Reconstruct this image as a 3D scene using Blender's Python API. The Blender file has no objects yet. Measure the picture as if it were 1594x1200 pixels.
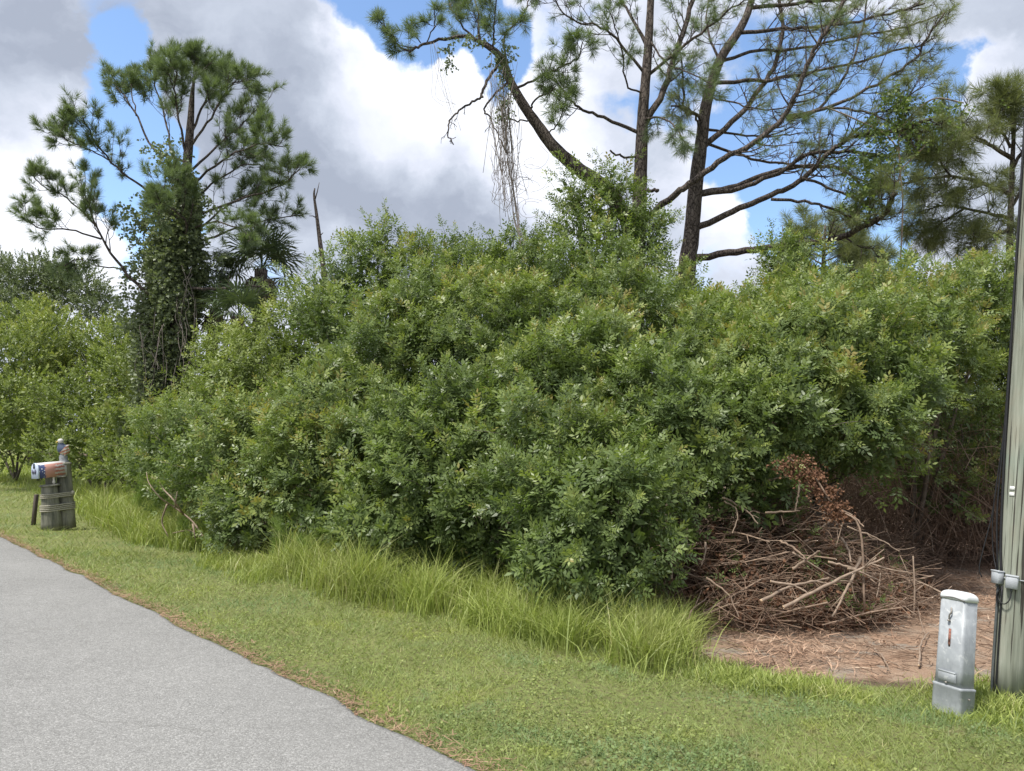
import bpy, math, random
import numpy as np
from mathutils import Vector, Matrix, Quaternion
random.seed(7); rng = np.random.default_rng(7)
S = bpy.context.scene; COL = S.collection
R = math.radians

# ------------------------------------------------------------------ camera
F_PX = 1160.0; PITCH = 5.2; ROLL = 2.0; EYE = 1.6
cd = bpy.data.cameras.new('camera'); cam = bpy.data.objects.new('camera', cd); COL.objects.link(cam)
cd.sensor_width = 36.0; cd.lens = 36.0 * F_PX / 1594.0; cd.clip_end = 3000; cd.clip_start = 0.05
CM = Matrix.Rotation(R(90 + PITCH), 3, 'X') @ Matrix.Rotation(R(ROLL), 3, 'Z')
cam.matrix_world = Matrix.Translation((0, 0, EYE)) @ CM.to_4x4()
S.camera = cam
CP = Vector((0, 0, EYE))
def ray(px, py):
    return (CM @ Vector((px - 797.0, 600.0 - py, -F_PX))).normalized()
def at(px, py, dist):
    d = ray(px, py); return CP + d * (dist / d.y)
def gnd(px, py, z=0.0):
    d = ray(px, py); return CP + d * ((z - EYE) / d.z)

# ------------------------------------------------------------------ light, sky, exposure
SUN = Vector((-0.38, -0.30, 1.0)).normalized()
sl = bpy.data.lights.new('sun', 'SUN'); sl.energy = 3.2; sl.angle = R(9); sl.color = (1.0, 0.96, 0.89)
so = bpy.data.objects.new('sun', sl); COL.objects.link(so)
so.rotation_euler = SUN.to_track_quat('Z', 'Y').to_euler(); so.location = (0, 0, 40)
S.view_settings.view_transform = 'Standard'; S.view_settings.look = 'None'
S.view_settings.gamma = 1.0; S.view_settings.use_curve_mapping = False
S.view_settings.exposure = 0.90
S.cycles.max_bounces = 6; S.cycles.diffuse_bounces = 3; S.cycles.transmission_bounces = 3

class NT:
    def __init__(s, tree): s.t = tree; s.n = tree.nodes; s.l = tree.links
    def new(s, typ, **kw):
        n = s.n.new(typ)
        for k, v in kw.items(): setattr(n, k, v)
        return n
    def put(s, sock, v):
        if isinstance(v, bpy.types.NodeSocket): s.l.new(v, sock)
        elif v is not None:
            try: sock.default_value = v
            except Exception: sock.default_value = (*v, 1.0)
    def math(s, op, a, b=None, c=None, clamp=False):
        n = s.new('ShaderNodeMath', operation=op); n.use_clamp = clamp
        s.put(n.inputs[0], a)
        if b is not None: s.put(n.inputs[1], b)
        if c is not None: s.put(n.inputs[2], c)
        return n.outputs[0]
    def vmath(s, op, a, b=None):
        n = s.new('ShaderNodeVectorMath', operation=op); s.put(n.inputs[0], a)
        if b is not None: s.put(n.inputs[1], b)
        return n.outputs['Value'] if op in ('DOT_PRODUCT', 'LENGTH') else n.outputs[0]
    def noise(s, vec, scale, detail=4, rough=0.55, dist=0.0, out='Fac'):
        n = s.new('ShaderNodeTexNoise'); s.put(n.inputs['Vector'], vec)
        n.inputs['Scale'].default_value = scale; n.inputs['Detail'].default_value = detail
        n.inputs['Roughness'].default_value = rough; n.inputs['Distortion'].default_value = dist
        return n.outputs[out]
    def ramp(s, fac, stops, interp='LINEAR'):
        n = s.new('ShaderNodeValToRGB'); s.put(n.inputs[0], fac); e = n.color_ramp.elements
        n.color_ramp.interpolation = interp
        while len(e) < len(stops): e.new(0.5)
        for k, (p, c) in enumerate(stops):
            e[k].position = p; e[k].color = (*c, 1) if len(c) == 3 else c
        return n.outputs[0]
    def smooth(s, v, lo, hi, a=0.0, b=1.0):
        n = s.new('ShaderNodeMapRange', interpolation_type='SMOOTHSTEP'); s.put(n.inputs[0], v)
        n.inputs[1].default_value = lo; n.inputs[2].default_value = hi
        n.inputs[3].default_value = a; n.inputs[4].default_value = b
        return n.outputs[0]
    def mix(s, fac, a, b, blend='MIX'):
        n = s.new('ShaderNodeMix', data_type='RGBA', blend_type=blend)
        s.put(n.inputs[0], fac); s.put(n.inputs[6], a); s.put(n.inputs[7], b)
        return n.outputs[2]

def build_world():
    w = bpy.data.worlds.new('World'); S.world = w; w.use_nodes = True
    t = NT(w.node_tree); t.n.clear()
    out = t.new('ShaderNodeOutputWorld')
    sky = t.new('ShaderNodeTexSky', sky_type='NISHITA'); sky.sun_disc = False
    sky.sun_elevation = math.asin(SUN.z); sky.sun_rotation = math.atan2(SUN.x, SUN.y)
    sky.air_density = 1.0; sky.dust_density = 0.3; sky.ozone_density = 2.0
    skyc = t.new('ShaderNodeHueSaturation'); skyc.inputs['Saturation'].default_value = 1.02
    t.l.new(sky.outputs[0], skyc.inputs['Color'])
    b1 = t.new('ShaderNodeBackground'); t.l.new(skyc.outputs[0], b1.inputs[0]); b1.inputs[1].default_value = 0.14
    tc = t.new('ShaderNodeTexCoord'); d = t.vmath('NORMALIZE', tc.outputs['Generated'])
    # clouds live on a high layer: direction is flattened towards the horizon
    sep = t.new('ShaderNodeSeparateXYZ'); t.l.new(d, sep.inputs[0])
    warp = t.vmath('SUBTRACT', t.noise(d, 5.0, 4, 0.5, out='Color'), (0.5, 0.5, 0.5))
    warp2 = t.vmath('SUBTRACT', t.noise(d, 16.0, 6, 0.6, out='Color'), (0.5, 0.5, 0.5))
    q = t.vmath('ADD', t.vmath('ADD', d, t.vmath('MULTIPLY', warp, (0.17, 0.17, 0.13))), t.vmath('MULTIPLY', warp2, (0.075, 0.075, 0.06)))
    qn = t.vmath('NORMALIZE', q)
    st = t.vmath('MULTIPLY', q, (1.0, 1.0, 1.7))
    n1 = t.noise(st, 3.0, 8, 0.52)
    n2 = t.noise(t.vmath('ADD', st, (3.1, 1.7, 0.4)), 2.6, 4, 0.5)
    n3 = t.noise(t.vmath('ADD', st, (7.1, 4.7, 2.4)), 7.0, 6, 0.55)
    def blob(px, py, rad, ws):
        c = ray(px, py); r = R(rad)
        v = t.vmath('DOT_PRODUCT', qn, tuple(c))
        return t.smooth(v, math.cos(r), 1.0, 0.0, ws)
    def total(base, lst):
        acc = base
        for b in lst: acc = t.math('ADD', acc, blob(*b))
        return acc
    n5 = t.noise(t.vmath('ADD', st, (1.3, 8.1, 5.2)), 13.0, 9, 0.6)
    cov = total(t.math('ADD', t.math('ADD', t.math('MULTIPLY', n1, 0.95), t.math('MULTIPLY', n3, 0.40)), t.math('MULTIPLY_ADD', n5, 0.22, -0.175)), [
        (195, 30, 4.5, -0.60), (215, 110, 4.2, -0.50), (205, 215, 5.0, -0.62), (185, 290, 5.0, -0.60),
        (170, 370, 3.6, -0.30), (610, 2, 6.5, -0.75), (700, 10, 4.6, -0.45), (790, 90, 3.6, -0.5),
        (1245, 255, 6.5, -0.70), (1290, 320, 6.5, -0.70), (1330, 200, 6.0, -0.45), (1290, 110, 6.0, -0.30),
        (1400, 60, 4.4, -0.35), (1355, 395, 4.8, -0.45), (1480, 118, 3.8, -0.60), (1530, 100, 2.6, -0.35), (1545, 20, 5.5, 0.5), (1575, 185, 4.5, 0.5), (1450, 350, 6, 0.3), (1050, 60, 5.0, 0.25),
        (1170, 60, 6.0, -0.16), (445, 430, 2.4, -0.22), (505, 380, 2.4, -0.15), (1040, 160, 4.0, -0.16),
        (60, 120, 12.0, 0.26), (420, 130, 12.0, 0.26), (700, 300, 16.0, 0.22), (1560, 40, 5.0, 0.2),
        (1560, 170, 3.5, 0.25), (1100, 330, 5.0, 0.14), (900, 200, 6.0, 0.1), (1570, 300, 6.0, 0.15)])
    mask = t.smooth(cov, 0.34, 0.56)
    thick = total(t.math('ADD', t.math('MULTIPLY', n2, 0.9), t.math('MULTIPLY', n3, 0.55)), [
        (40, 90, 12.0, 0.36), (380, 90, 13.0, 0.38), (470, 260, 10.0, 0.22), (690, 330, 9.0, 0.36),
        (620, 280, 7.0, 0.16), (950, 380, 6.0, 0.12), (1540, 50, 6.0, 0.14),
        (90, 250, 6.5, -0.6), (60, 340, 6.5, -0.45), (140, 400, 4, -0.3), (860, 240, 7, -0.4), (600, 170, 7, -0.4), (650, 130, 8.0, -0.28), (760, 150, 7.0, -0.25), (870, 120, 6.0, -0.22),
        (1160, 310, 5.0, -0.30), (1120, 380, 4.0, -0.22), (1560, 150, 4.0, -0.30), (560, 90, 3.0, -0.2),
        (860, 280, 5.0, -0.1), (610, 360, 4.0, -0.1)])
    edge = t.math('ADD', t.smooth(cov, 0.40, 0.95, -0.17, 0.0), t.math('MULTIPLY_ADD', n5, 0.45, -0.225))
    val = t.math('MULTIPLY_ADD', t.math('ADD', thick, edge), 0.95, -0.06)
    cc = t.ramp(val, [(0.0, (0.66, 0.68, 0.73)), (0.42, (0.50, 0.525, 0.60)), (0.70, (0.36, 0.395, 0.465)), (1.0, (0.25, 0.28, 0.345))])
    b2 = t.new('ShaderNodeBackground'); t.l.new(cc, b2.inputs[0]); b2.inputs[1].default_value = 0.95
    mx = t.new('ShaderNodeMixShader'); t.l.new(mask, mx.inputs[0])
    t.l.new(b1.outputs[0], mx.inputs[1]); t.l.new(b2.outputs[0], mx.inputs[2]); t.l.new(mx.outputs[0], out.inputs[0])
    w.cycles.sampling_method = 'MANUAL'; w.cycles.sample_map_resolution = 512
build_world()

# ------------------------------------------------------------------ materials
def mat(name, rough=0.8, spec=0.3, metal=0.0):
    m = bpy.data.materials.new(name); m.use_nodes = True
    t = NT(m.node_tree); b = t.n['Principled BSDF']
    b.inputs['Roughness'].default_value = rough; b.inputs['Specular IOR Level'].default_value = spec
    b.inputs['Metallic'].default_value = metal
    return m, t, b
def bump(t, b, h, dist=0.01, strength=0.6):
    n = t.new('ShaderNodeBump'); n.inputs['Distance'].default_value = dist; n.inputs['Strength'].default_value = strength
    t.put(n.inputs['Height'], h); t.l.new(n.outputs[0], b.inputs['Normal'])
def flat(name, c, rough=0.7, var=0.25, scale=12, spec=0.3, metal=0.0, bmp=0.003):
    m, t, b = mat(name, rough, spec, metal)
    tc = t.new('ShaderNodeTexCoord').outputs['Object']
    n = t.noise(tc, scale, 6, 0.65)
    lo = tuple(x * (1 - var) for x in c); hi = tuple(min(1, x * (1 + var)) for x in c)
    t.l.new(t.ramp(n, [(0.3, lo), (0.7, hi)]), b.inputs['Base Color'])
    if bmp: bump(t, b, t.noise(tc, scale * 4, 4, 0.6), bmp)
    return m
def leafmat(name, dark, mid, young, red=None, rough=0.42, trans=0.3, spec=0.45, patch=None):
    """tint 0..1: old inner leaves -> young tips; shrubs also carry painted sunlight in it; a few leaves flushed"""
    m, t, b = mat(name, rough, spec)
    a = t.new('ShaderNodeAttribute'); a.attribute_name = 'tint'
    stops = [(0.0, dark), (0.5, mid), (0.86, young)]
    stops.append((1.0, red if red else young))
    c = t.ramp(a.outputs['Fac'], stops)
    g = t.new('ShaderNodeNewGeometry')
    c = t.mix(0.35, c, t.ramp(t.noise(g.outputs['Position'], 0.9, 4, 0.6), [(0.35, tuple(x * 0.75 for x in mid)), (0.65, tuple(x * 1.25 for x in mid))]))
    if patch:   # drifts of different grasses
        for sc_, col_, lo_, hi_, am_ in patch: c = t.mix(t.smooth(t.noise(t.vmath('ADD', g.outputs['Position'], (sc_ * 3, 1, 0)), sc_, 4, 0.6), lo_, hi_, 0, am_), c, col_)
    t.l.new(c, b.inputs['Base Color'])
    tr = t.new('ShaderNodeBsdfTranslucent'); t.l.new(t.mix(1.0, c, (1.15, 1.25, 0.6), 'MULTIPLY'), tr.inputs[0])
    mx = t.new('ShaderNodeMixShader'); mx.inputs[0].default_value = trans
    t.l.new(b.outputs[0], mx.inputs[1]); t.l.new(tr.outputs[0], mx.inputs[2])
    t.l.new(mx.outputs[0], t.n['Material Output'].inputs[0])
    return m
M = {}
M['pepper'] = leafmat('pepper_leaf', (0.075, 0.118, 0.042), (0.165, 0.22, 0.07), (0.32, 0.365, 0.10), (0.36, 0.27, 0.09), trans=0.34, rough=0.42, spec=0.38)
M['pepper_far'] = leafmat('thicket_leaf', (0.10, 0.14, 0.035), (0.19, 0.24, 0.06), (0.31, 0.35, 0.085), (0.31, 0.31, 0.09), rough=0.5)
M['oak'] = leafmat('oak_leaf', (0.08, 0.11, 0.05), (0.135, 0.17, 0.075), (0.19, 0.22, 0.10), rough=0.5, trans=0.25)
M['vine'] = leafmat('vine_leaf', (0.11, 0.145, 0.085), (0.18, 0.215, 0.12), (0.25, 0.28, 0.15), rough=0.5, trans=0.3)
M['needle'] = leafmat('pine_needle', (0.09, 0.125, 0.07), (0.145, 0.19, 0.10), (0.20, 0.25, 0.12), rough=0.5, trans=0.38)
M['needle_olive'] = leafmat('olive_pine_needle', (0.11, 0.13, 0.065), (0.18, 0.205, 0.095), (0.26, 0.27, 0.12), (0.28, 0.23, 0.15), rough=0.55, trans=0.35)
M['needle_dead'] = leafmat('dead_needle', (0.10, 0.07, 0.05), (0.15, 0.11, 0.08), (0.2, 0.15, 0.1), rough=0.8, trans=0.1)
M['palm'] = leafmat('palm_frond', (0.05, 0.075, 0.035), (0.085, 0.12, 0.06), (0.14, 0.17, 0.09), rough=0.45, trans=0.15)
M['palm_dead'] = leafmat('dead_palm_frond', (0.13, 0.11, 0.08), (0.2, 0.17, 0.12), (0.26, 0.22, 0.15), rough=0.8, trans=0.1)
M['grass'] = leafmat('short_grass', (0.11, 0.15, 0.05), (0.24, 0.29, 0.085), (0.41, 0.44, 0.15), (0.45, 0.39, 0.21), rough=0.55, trans=0.3, patch=[(0.9, (0.13, 0.22, 0.10), 0.50, 0.62, 0.55), (1.6, (0.30, 0.33, 0.06), 0.52, 0.66, 0.6), (3.5, (0.26, 0.20, 0.11), 0.60, 0.70, 0.6)])
M['tall'] = leafmat('tall_grass', (0.13, 0.17, 0.045), (0.29, 0.35, 0.085), (0.46, 0.50, 0.16), (0.46, 0.40, 0.22), rough=0.5, trans=0.3, patch=[(1.3, (0.33, 0.33, 0.14), 0.50, 0.65, 0.45)])
M['fennel'] = leafmat('fennel_leaf', (0.13, 0.19, 0.05), (0.20, 0.28, 0.07), (0.27, 0.35, 0.09), rough=0.6, trans=0.35)
M['litter'] = leafmat('dry_litter', (0.15, 0.09, 0.06), (0.29, 0.185, 0.125), (0.45, 0.31, 0.22), (0.50, 0.40, 0.30), rough=0.9, trans=0.0, spec=0.1)
M['brush'] = leafmat('dry_brush_bark', (0.11, 0.072, 0.052), (0.205, 0.14, 0.10), (0.32, 0.235, 0.175), (0.42, 0.33, 0.25), rough=0.9, trans=0.0, spec=0.1)
M['deadleaf'] = leafmat('dead_leaf', (0.09, 0.05, 0.035), (0.17, 0.09, 0.055), (0.26, 0.15, 0.09), rough=0.85, trans=0.1, spec=0.1)
def barkmat(name, c1, c2, c3, scale=6, stretch=0.35, d=0.02):
    m, t, b = mat(name, 0.95, 0.15)
    tc = t.new('ShaderNodeTexCoord').outputs['Object']
    v = t.vmath('MULTIPLY', tc, (1, 1, stretch))
    vo = t.new('ShaderNodeTexVoronoi', feature='DISTANCE_TO_EDGE'); vo.inputs['Scale'].default_value = scale * 2.2
    t.l.new(t.vmath('ADD', v, t.vmath('MULTIPLY', t.noise(tc, scale, 3, out='Color'), (0.12, 0.12, 0.05))), vo.inputs['Vector'])
    n = t.noise(v, scale * 1.5, 7, 0.7)
    c = t.ramp(n, [(0.3, c1), (0.52, c2), (0.72, c3)])
    crack = t.smooth(vo.outputs['Distance'], 0.0, 0.12)
    t.l.new(t.mix(crack, tuple(x * 0.45 for x in c1), c), b.inputs['Base Color'])
    bump(t, b, t.math('ADD', t.math('MULTIPLY', crack, 0.7), n), d, 0.9)
    return m
M['bark'] = barkmat('pine_bark', (0.07, 0.056, 0.05), (0.125, 0.102, 0.09), (0.20, 0.17, 0.15), scale=8)
M['twig'] = flat('thin_twig', (0.10, 0.082, 0.068), 0.9, 0.35, 20)
M['dead_twig'] = flat('dead_branch_bark', (0.23, 0.165, 0.12), 0.9, 0.4, 14)
M['dead_twig_mid'] = flat('brown_branch_bark', (0.15, 0.10, 0.07), 0.9, 0.4, 14)
M['pale_twig'] = flat('bleached_branch_wood', (0.26, 0.195, 0.145), 0.85, 0.35, 16)
M['grey_vine'] = flat('dry_grey_vine', (0.20, 0.17, 0.15), 0.9, 0.3, 16)
M['cut_wood'] = flat('fresh_cut_wood', (0.55, 0.40, 0.26), 0.8, 0.15, 30)
M['stem'] = flat('shrub_stem', (0.13, 0.11, 0.09), 0.9, 0.35, 12)

# ------------------------------------------------------------------ object helpers
def put_props(o, label=None, cat=None, group=None, kind=None):
    if label: o['label'] = label
    if cat: o['category'] = cat
    if group: o['group'] = group
    if kind: o['kind'] = kind
    return o
def thing(name, loc, label, cat, group=None, mtx=None):
    o = bpy.data.objects.new(name, None); COL.objects.link(o); o.empty_display_size = 0.2
    if mtx is not None: o.matrix_world = mtx
    else: o.location = loc
    return put_props(o, label, cat, group)
def link(name, me, parent=None, kind=None):
    o = bpy.data.objects.new(name, me); COL.objects.link(o)
    if parent is not None: o.parent = parent
    if kind: o['kind'] = kind
    return o
def npmesh(name, V, loops, sizes, m, tint=None, smooth=False):
    me = bpy.data.meshes.new(name)
    V = np.asarray(V, dtype=np.float32); loops = np.asarray(loops, dtype=np.int32).ravel(); sizes = np.asarray(sizes, dtype=np.int32)
    me.vertices.add(len(V)); me.vertices.foreach_set('co', V.ravel())
    me.loops.add(len(loops)); me.loops.foreach_set('vertex_index', loops)
    me.polygons.add(len(sizes))
    st = np.zeros(len(sizes), dtype=np.int32); st[1:] = np.cumsum(sizes)[:-1]
    me.polygons.foreach_set('loop_start', st); me.polygons.foreach_set('loop_total', sizes)
    if tint is not None:
        a = me.attributes.new('tint', 'FLOAT', 'POINT'); a.data.foreach_set('value', np.asarray(tint, dtype=np.float32))
    me.update(calc_edges=True)
    if smooth: me.polygons.foreach_set('use_smooth', np.ones(len(sizes), dtype=bool))
    me.materials.append(m)
    return me
class MB:
    """collects tubes, boxes, lathes; builds one mesh"""
    def __init__(s): s.v = []; s.f = []; s.mi = []; s.cur = 0
    def face(s, f): s.f.append(f); s.mi.append(s.cur)
    def tube(s, pts, rad, n=6, cap=True):
        pts = [Vector(p) for p in pts]; k = len(pts)
        if k < 2: return
        if not hasattr(rad, '__len__'): rad = [rad] * k
        up = None; base = len(s.v)
        for i, p in enumerate(pts):
            tn = (pts[min(i + 1, k - 1)] - pts[max(i - 1, 0)])
            tn = tn.normalized() if tn.length > 1e-9 else Vector((0, 0, 1))
            if up is None: up = tn.orthogonal().normalized()
            else:
                up = up - tn * up.dot(tn); up = up.normalized() if up.length > 1e-6 else tn.orthogonal().normalized()
            sd = tn.cross(up)
            for j in range(n):
                a = 2 * math.pi * j / n
                s.v.append(p + (up * math.cos(a) + sd * math.sin(a)) * rad[i])
        for i in range(k - 1):
            for j in range(n):
                a = base + i * n + j; b = base + i * n + (j + 1) % n
                s.face((a, b, b + n, a + n))
        if cap:
            s.face(tuple(base + j for j in reversed(range(n)))); s.face(tuple(base + (k - 1) * n + j for j in range(n)))
    def loft(s, rings, capb=True, capt=True):
        base = len(s.v); n = len(rings[0])
        for r in rings: s.v.extend(Vector(p) for p in r)
        for i in range(len(rings) - 1):
            for j in range(n):
                a = base + i * n + j; b = base + i * n + (j + 1) % n
                s.face((a, b, b + n, a + n))
        if capb: s.face(tuple(base + j for j in reversed(range(n))))
        if capt: s.face(tuple(base + (len(rings) - 1) * n + j for j in range(n)))
    def lathe(s, prof, n=20, c=(0, 0, 0), sx=1.0, sy=1.0):
        s.loft([[(c[0] + r * sx * math.cos(2 * math.pi * j / n), c[1] + r * sy * math.sin(2 * math.pi * j / n), c[2] + z) for j in range(n)] for r, z in prof])
    def box(s, c, h, mtx=None, bev=0.0):
        c = Vector(c); x, y, z = h; b = min(bev, x * .9, y * .9)
        def ring(zz, e):
            P = []
            xx, yy = x - e, y - e
            for sx, sy in ((1, 1), (-1, 1), (-1, -1), (1, -1)):
                if b > 0:
                    if sx * sy > 0: P += [(sx * xx, sy * (yy - b)), (sx * (xx - b), sy * yy)]
                    else: P += [(sx * (xx - b), sy * yy), (sx * xx, sy * (yy - b))]
                else: P.append((sx * xx, sy * yy))
            out = []
            for px, py in P:
                v = Vector((px, py, zz)); v = c + (mtx @ v if mtx else v); out.append(v)
            return out
        e = b * 0.6
        rs = [ring(-z, e), ring(-z + e, 0), ring(z - e, 0), ring(z, e)] if b > 0 else [ring(-z, 0), ring(z, 0)]
        s.loft(rs)
    def build(s, name, m, parent=None, smooth=True, kind=None, loc=None):
        me = bpy.data.meshes.new(name)
        off = Vector(loc) if loc is not None else Vector((0, 0, 0))
        me.from_pydata([tuple(Vector(v) - off) for v in s.v], [], s.f)
        for mm in (m if isinstance(m, (list, tuple)) else [m]): me.materials.append(mm)
        me.polygons.foreach_set('material_index', s.mi)
        if smooth: me.polygons.foreach_set('use_smooth', [True] * len(s.f))
        me.update()
        o = link(name, me, parent, kind)
        if loc is not None and parent is None: o.location = off
        return o
def spline(pts, per=4):
    pts = [Vector(p) for p in pts]
    if len(pts) < 3: return pts
    out = []
    P = [pts[0] * 2 - pts[1]] + pts + [pts[-1] * 2 - pts[-2]]
    for i in range(1, len(P) - 2):
        a, b, c, d = P[i - 1], P[i], P[i + 1], P[i + 2]
        for k in range(per):
            u = k / per
            out.append(0.5 * ((2 * b) + (c - a) * u + (2 * a - 5 * b + 4 * c - d) * u * u + (3 * b - a - 3 * c + d) * u ** 3))
    out.append(pts[-1]); return out
def rnd(a=1.0, b=None):
    return random.uniform(-a, a) if b is None else random.uniform(a, b)
def rv(a=1.0): return Vector((rnd(a), rnd(a), rnd(a)))
def align(dirs, spin, tilt_up=None):
    """rotation matrices taking +Z to dirs (N,3), spun about it"""
    z = dirs / np.linalg.norm(dirs, axis=1, keepdims=True)
    ref = np.where(np.abs(z[:, 2:3]) > 0.9, np.array([[1., 0, 0]]), np.array([[0., 0, 1]]))
    x = np.cross(ref, z); x /= np.linalg.norm(x, axis=1, keepdims=True); y = np.cross(z, x)
    c, s_ = np.cos(spin)[:, None], np.sin(spin)[:, None]
    return np.stack([x * c + y * s_, -x * s_ + y * c, z], axis=2)
def scatter(name, protos, pos, dirs, scale, m, parent=None, tint0=None, kind='stuff', origin=(0, 0, 0)):
    """bake copies of small leaf meshes (V, faces, tint) into one mesh"""
    N = len(pos)
    if N == 0: return None
    pos = np.asarray(pos, float) - np.asarray(origin, float)[None]; dirs = np.asarray(dirs, float); scale = np.broadcast_to(scale, (N,))
    Rm = align(dirs, rng.uniform(0, 2 * np.pi, N)); which = rng.integers(0, len(protos), N)
    t0 = np.zeros(N) if tint0 is None else np.asarray(tint0)
    Vs, Ls, Ss, Ts = [], [], [], []; base = 0
    for k, (pv, pf, pt) in enumerate(protos):
        idx = np.nonzero(which == k)[0]
        if not len(idx): continue
        vv = np.einsum('nij,kj->nki', Rm[idx], pv) * scale[idx, None, None] + pos[idx, None, :]
        K = len(pv)
        fl = (pf[None] + (np.arange(len(idx)) * K)[:, None, None] + base)
        Vs.append(vv.reshape(-1, 3)); Ls.append(fl.reshape(-1)); Ss.append(np.full(len(idx) * len(pf), pf.shape[1]))
        Ts.append(np.clip(pt[None] + t0[idx, None] + rng.normal(0, 0.05, (len(idx), 1)), 0, 1).reshape(-1))
        base += K * len(idx)
    me = npmesh(name, np.concatenate(Vs), np.concatenate(Ls), np.concatenate(Ss), m, np.concatenate(Ts))
    return link(name, me, parent, kind)
def in_poly(P, poly):
    x, y = P[:, 0], P[:, 1]; c = np.zeros(len(P), bool); n = len(poly)
    for i in range(n):
        x1, y1 = poly[i][:2]; x2, y2 = poly[(i + 1) % n][:2]
        cond = ((y1 > y) != (y2 > y)) & (x < (x2 - x1) * (y - y1) / (y2 - y1 + 1e-12) + x1)
        c ^= cond
    return c
def vnoise(x, y, f, seed=0):
    """smooth value noise, numpy"""
    x = x * f + seed * 17.3; y = y * f - seed * 9.1
    xi = np.floor(x).astype(int); yi = np.floor(y).astype(int); xf = x - xi; yf = y - yi
    h = lambda a, b: (np.abs(np.sin(a * 127.1 + b * 311.7 + seed * 74.7) * 43758.5453) % 1.0)
    u = xf * xf * (3 - 2 * xf); v = yf * yf * (3 - 2 * yf)
    return (h(xi, yi) * (1 - u) + h(xi + 1, yi) * u) * (1 - v) + (h(xi, yi + 1) * (1 - u) + h(xi + 1, yi + 1) * u) * v

# ------------------------------------------------------------------ ground, road
E0 = gnd(0, 835); E1 = gnd(740, 1200)
ED = (E0 - E1); ED.z = 0; ED.normalize()              # along the road, away from the camera
EN = Vector((-ED.y, ED.x, 0))                          # across
if EN.dot(Vector((1, 0, 0))) < 0: EN = -EN             # towards the lawn
def side(x, y): return (x - E1.x) * EN.x + (y - E1.y) * EN.y
def along(x, y): return (x - E1.x) * ED.x + (y - E1.y) * ED.y
def relief(x, y):
    s = side(x, y)
    k = np.clip((s - 0.3) / 1.2, 0, 1)
    swale = -0.10 * np.exp(-((s - 3.2) / 1.3) ** 2) * np.clip((along(x, y) + 8) / 8, 0, 1)
    return k * ((vnoise(x, y, 0.8, 1) - 0.5) * 0.07 + (vnoise(x, y, 3.0, 2) - 0.5) * 0.03) + swale * 0.6
def gz(x, y): return float(relief(np.array([x]), np.array([y]))[0])
def make_ground():
    n = 300
    u = np.linspace(-1, 1, n)
    w = np.sinh(u * 5.2) / np.sinh(5.2)
    gx = w * 900 + 0.0; gy = w * 900 + 9.0
    X, Y = np.meshgrid(gx, gy, indexing='ij'); Z = relief(X, Y) * (np.hypot(X, Y - 9) < 60)
    V = np.stack([X, Y, Z], -1).reshape(-1, 3)
    i, j = np.meshgrid(np.arange(n - 1), np.arange(n - 1), indexing='ij'); a = (i * n + j).ravel()
    L = np.stack([a, a + n, a + n + 1, a + 1], 1)
    straw = [gnd(*p) for p in ((1060, 1000), (1130, 1030), (1260, 1050), (1380, 1060), (1640, 1050), (1900, 1000), (1900, 830), (1500, 830), (1300, 800), (1000, 860), (1010, 960))]
    under = [gnd(*p) for p in ((20, 702), (150, 720), (235, 762), (330, 830), (400, 868), (640, 885), (850, 930), (900, 985), (1060, 985))] + [Vector((14, 8, 0)), Vector((60, 25, 0)), Vector((30, 100, 0)), Vector((-60, 100, 0))]
    # mask of bare / littered earth stored per vertex
    pts = V.copy(); pts[:, 0] += (vnoise(V[:, 0], V[:, 1], 2.2, 5) - 0.5) * 0.7; pts[:, 1] += (vnoise(V[:, 0], V[:, 1], 2.2, 6) - 0.5) * 0.7
    tint = np.where(in_poly(pts, straw), 1.0, np.where(in_poly(pts, under), 0.5, 0.0))
    m, t, b = mat('soil_and_turf', 0.95, 0.1)
    a_ = t.new('ShaderNodeAttribute'); a_.attribute_name = 'tint'; g = t.new('ShaderNodeNewGeometry').outputs['Position']
    n1 = t.noise(g, 1.3, 6, 0.65); n2 = t.noise(g, 26, 5, 0.7); n3 = t.noise(g, 90, 3, 0.6)
    grass = t.mix(t.smooth(n2, 0.35, 0.7), t.ramp(n1, [(0.3, (0.15, 0.19, 0.06)), (0.7, (0.24, 0.27, 0.09))]), (0.13, 0.115, 0.06))
    earth = t.ramp(n2, [(0.3, (0.08, 0.055, 0.04)), (0.7, (0.16, 0.12, 0.085))])
    straww = t.mix(t.smooth(n3, 0.3, 0.7), t.ramp(n1, [(0.35, (0.36, 0.235, 0.16)), (0.6, (0.36, 0.28, 0.21)), (0.75, (0.38, 0.33, 0.27))]), (0.22, 0.145, 0.10))
    n4 = t.noise(g, 2.8, 5, 0.65); straww = t.mix(t.smooth(n4, 0.52, 0.62, 0, 0.8), straww, (0.27, 0.235, 0.195)); straww = t.mix(t.smooth(n4, 0.45, 0.36, 0, 0.6), straww, (0.14, 0.085, 0.055))
    c = t.mix(t.smooth(a_.outputs['Fac'], 0.2, 0.5), grass, earth)
    c = t.mix(t.smooth(a_.outputs['Fac'], 0.55, 0.95), c, straww)
    t.l.new(c, b.inputs['Base Color']); bump(t, b, t.math('ADD', n2, t.math('MULTIPLY', n3, 0.4)), 0.03, 0.8)
    me = npmesh('ground', V, L.ravel(), np.full(len(L), 4), m, tint, True)
    put_props(link('ground', me), 'flat ground with mown grass verge and bare sandy earth', kind='structure')
    return straw
STRAW = make_ground()
def rag_at(al): return (vnoise(al, al * 0, 2.2, 3) - 0.5) * 0.07 + (vnoise(al, al * 0, 7.0, 4) - 0.5) * 0.05 + (vnoise(al, al * 0, 0.5, 8) - 0.5) * 0.04
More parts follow.
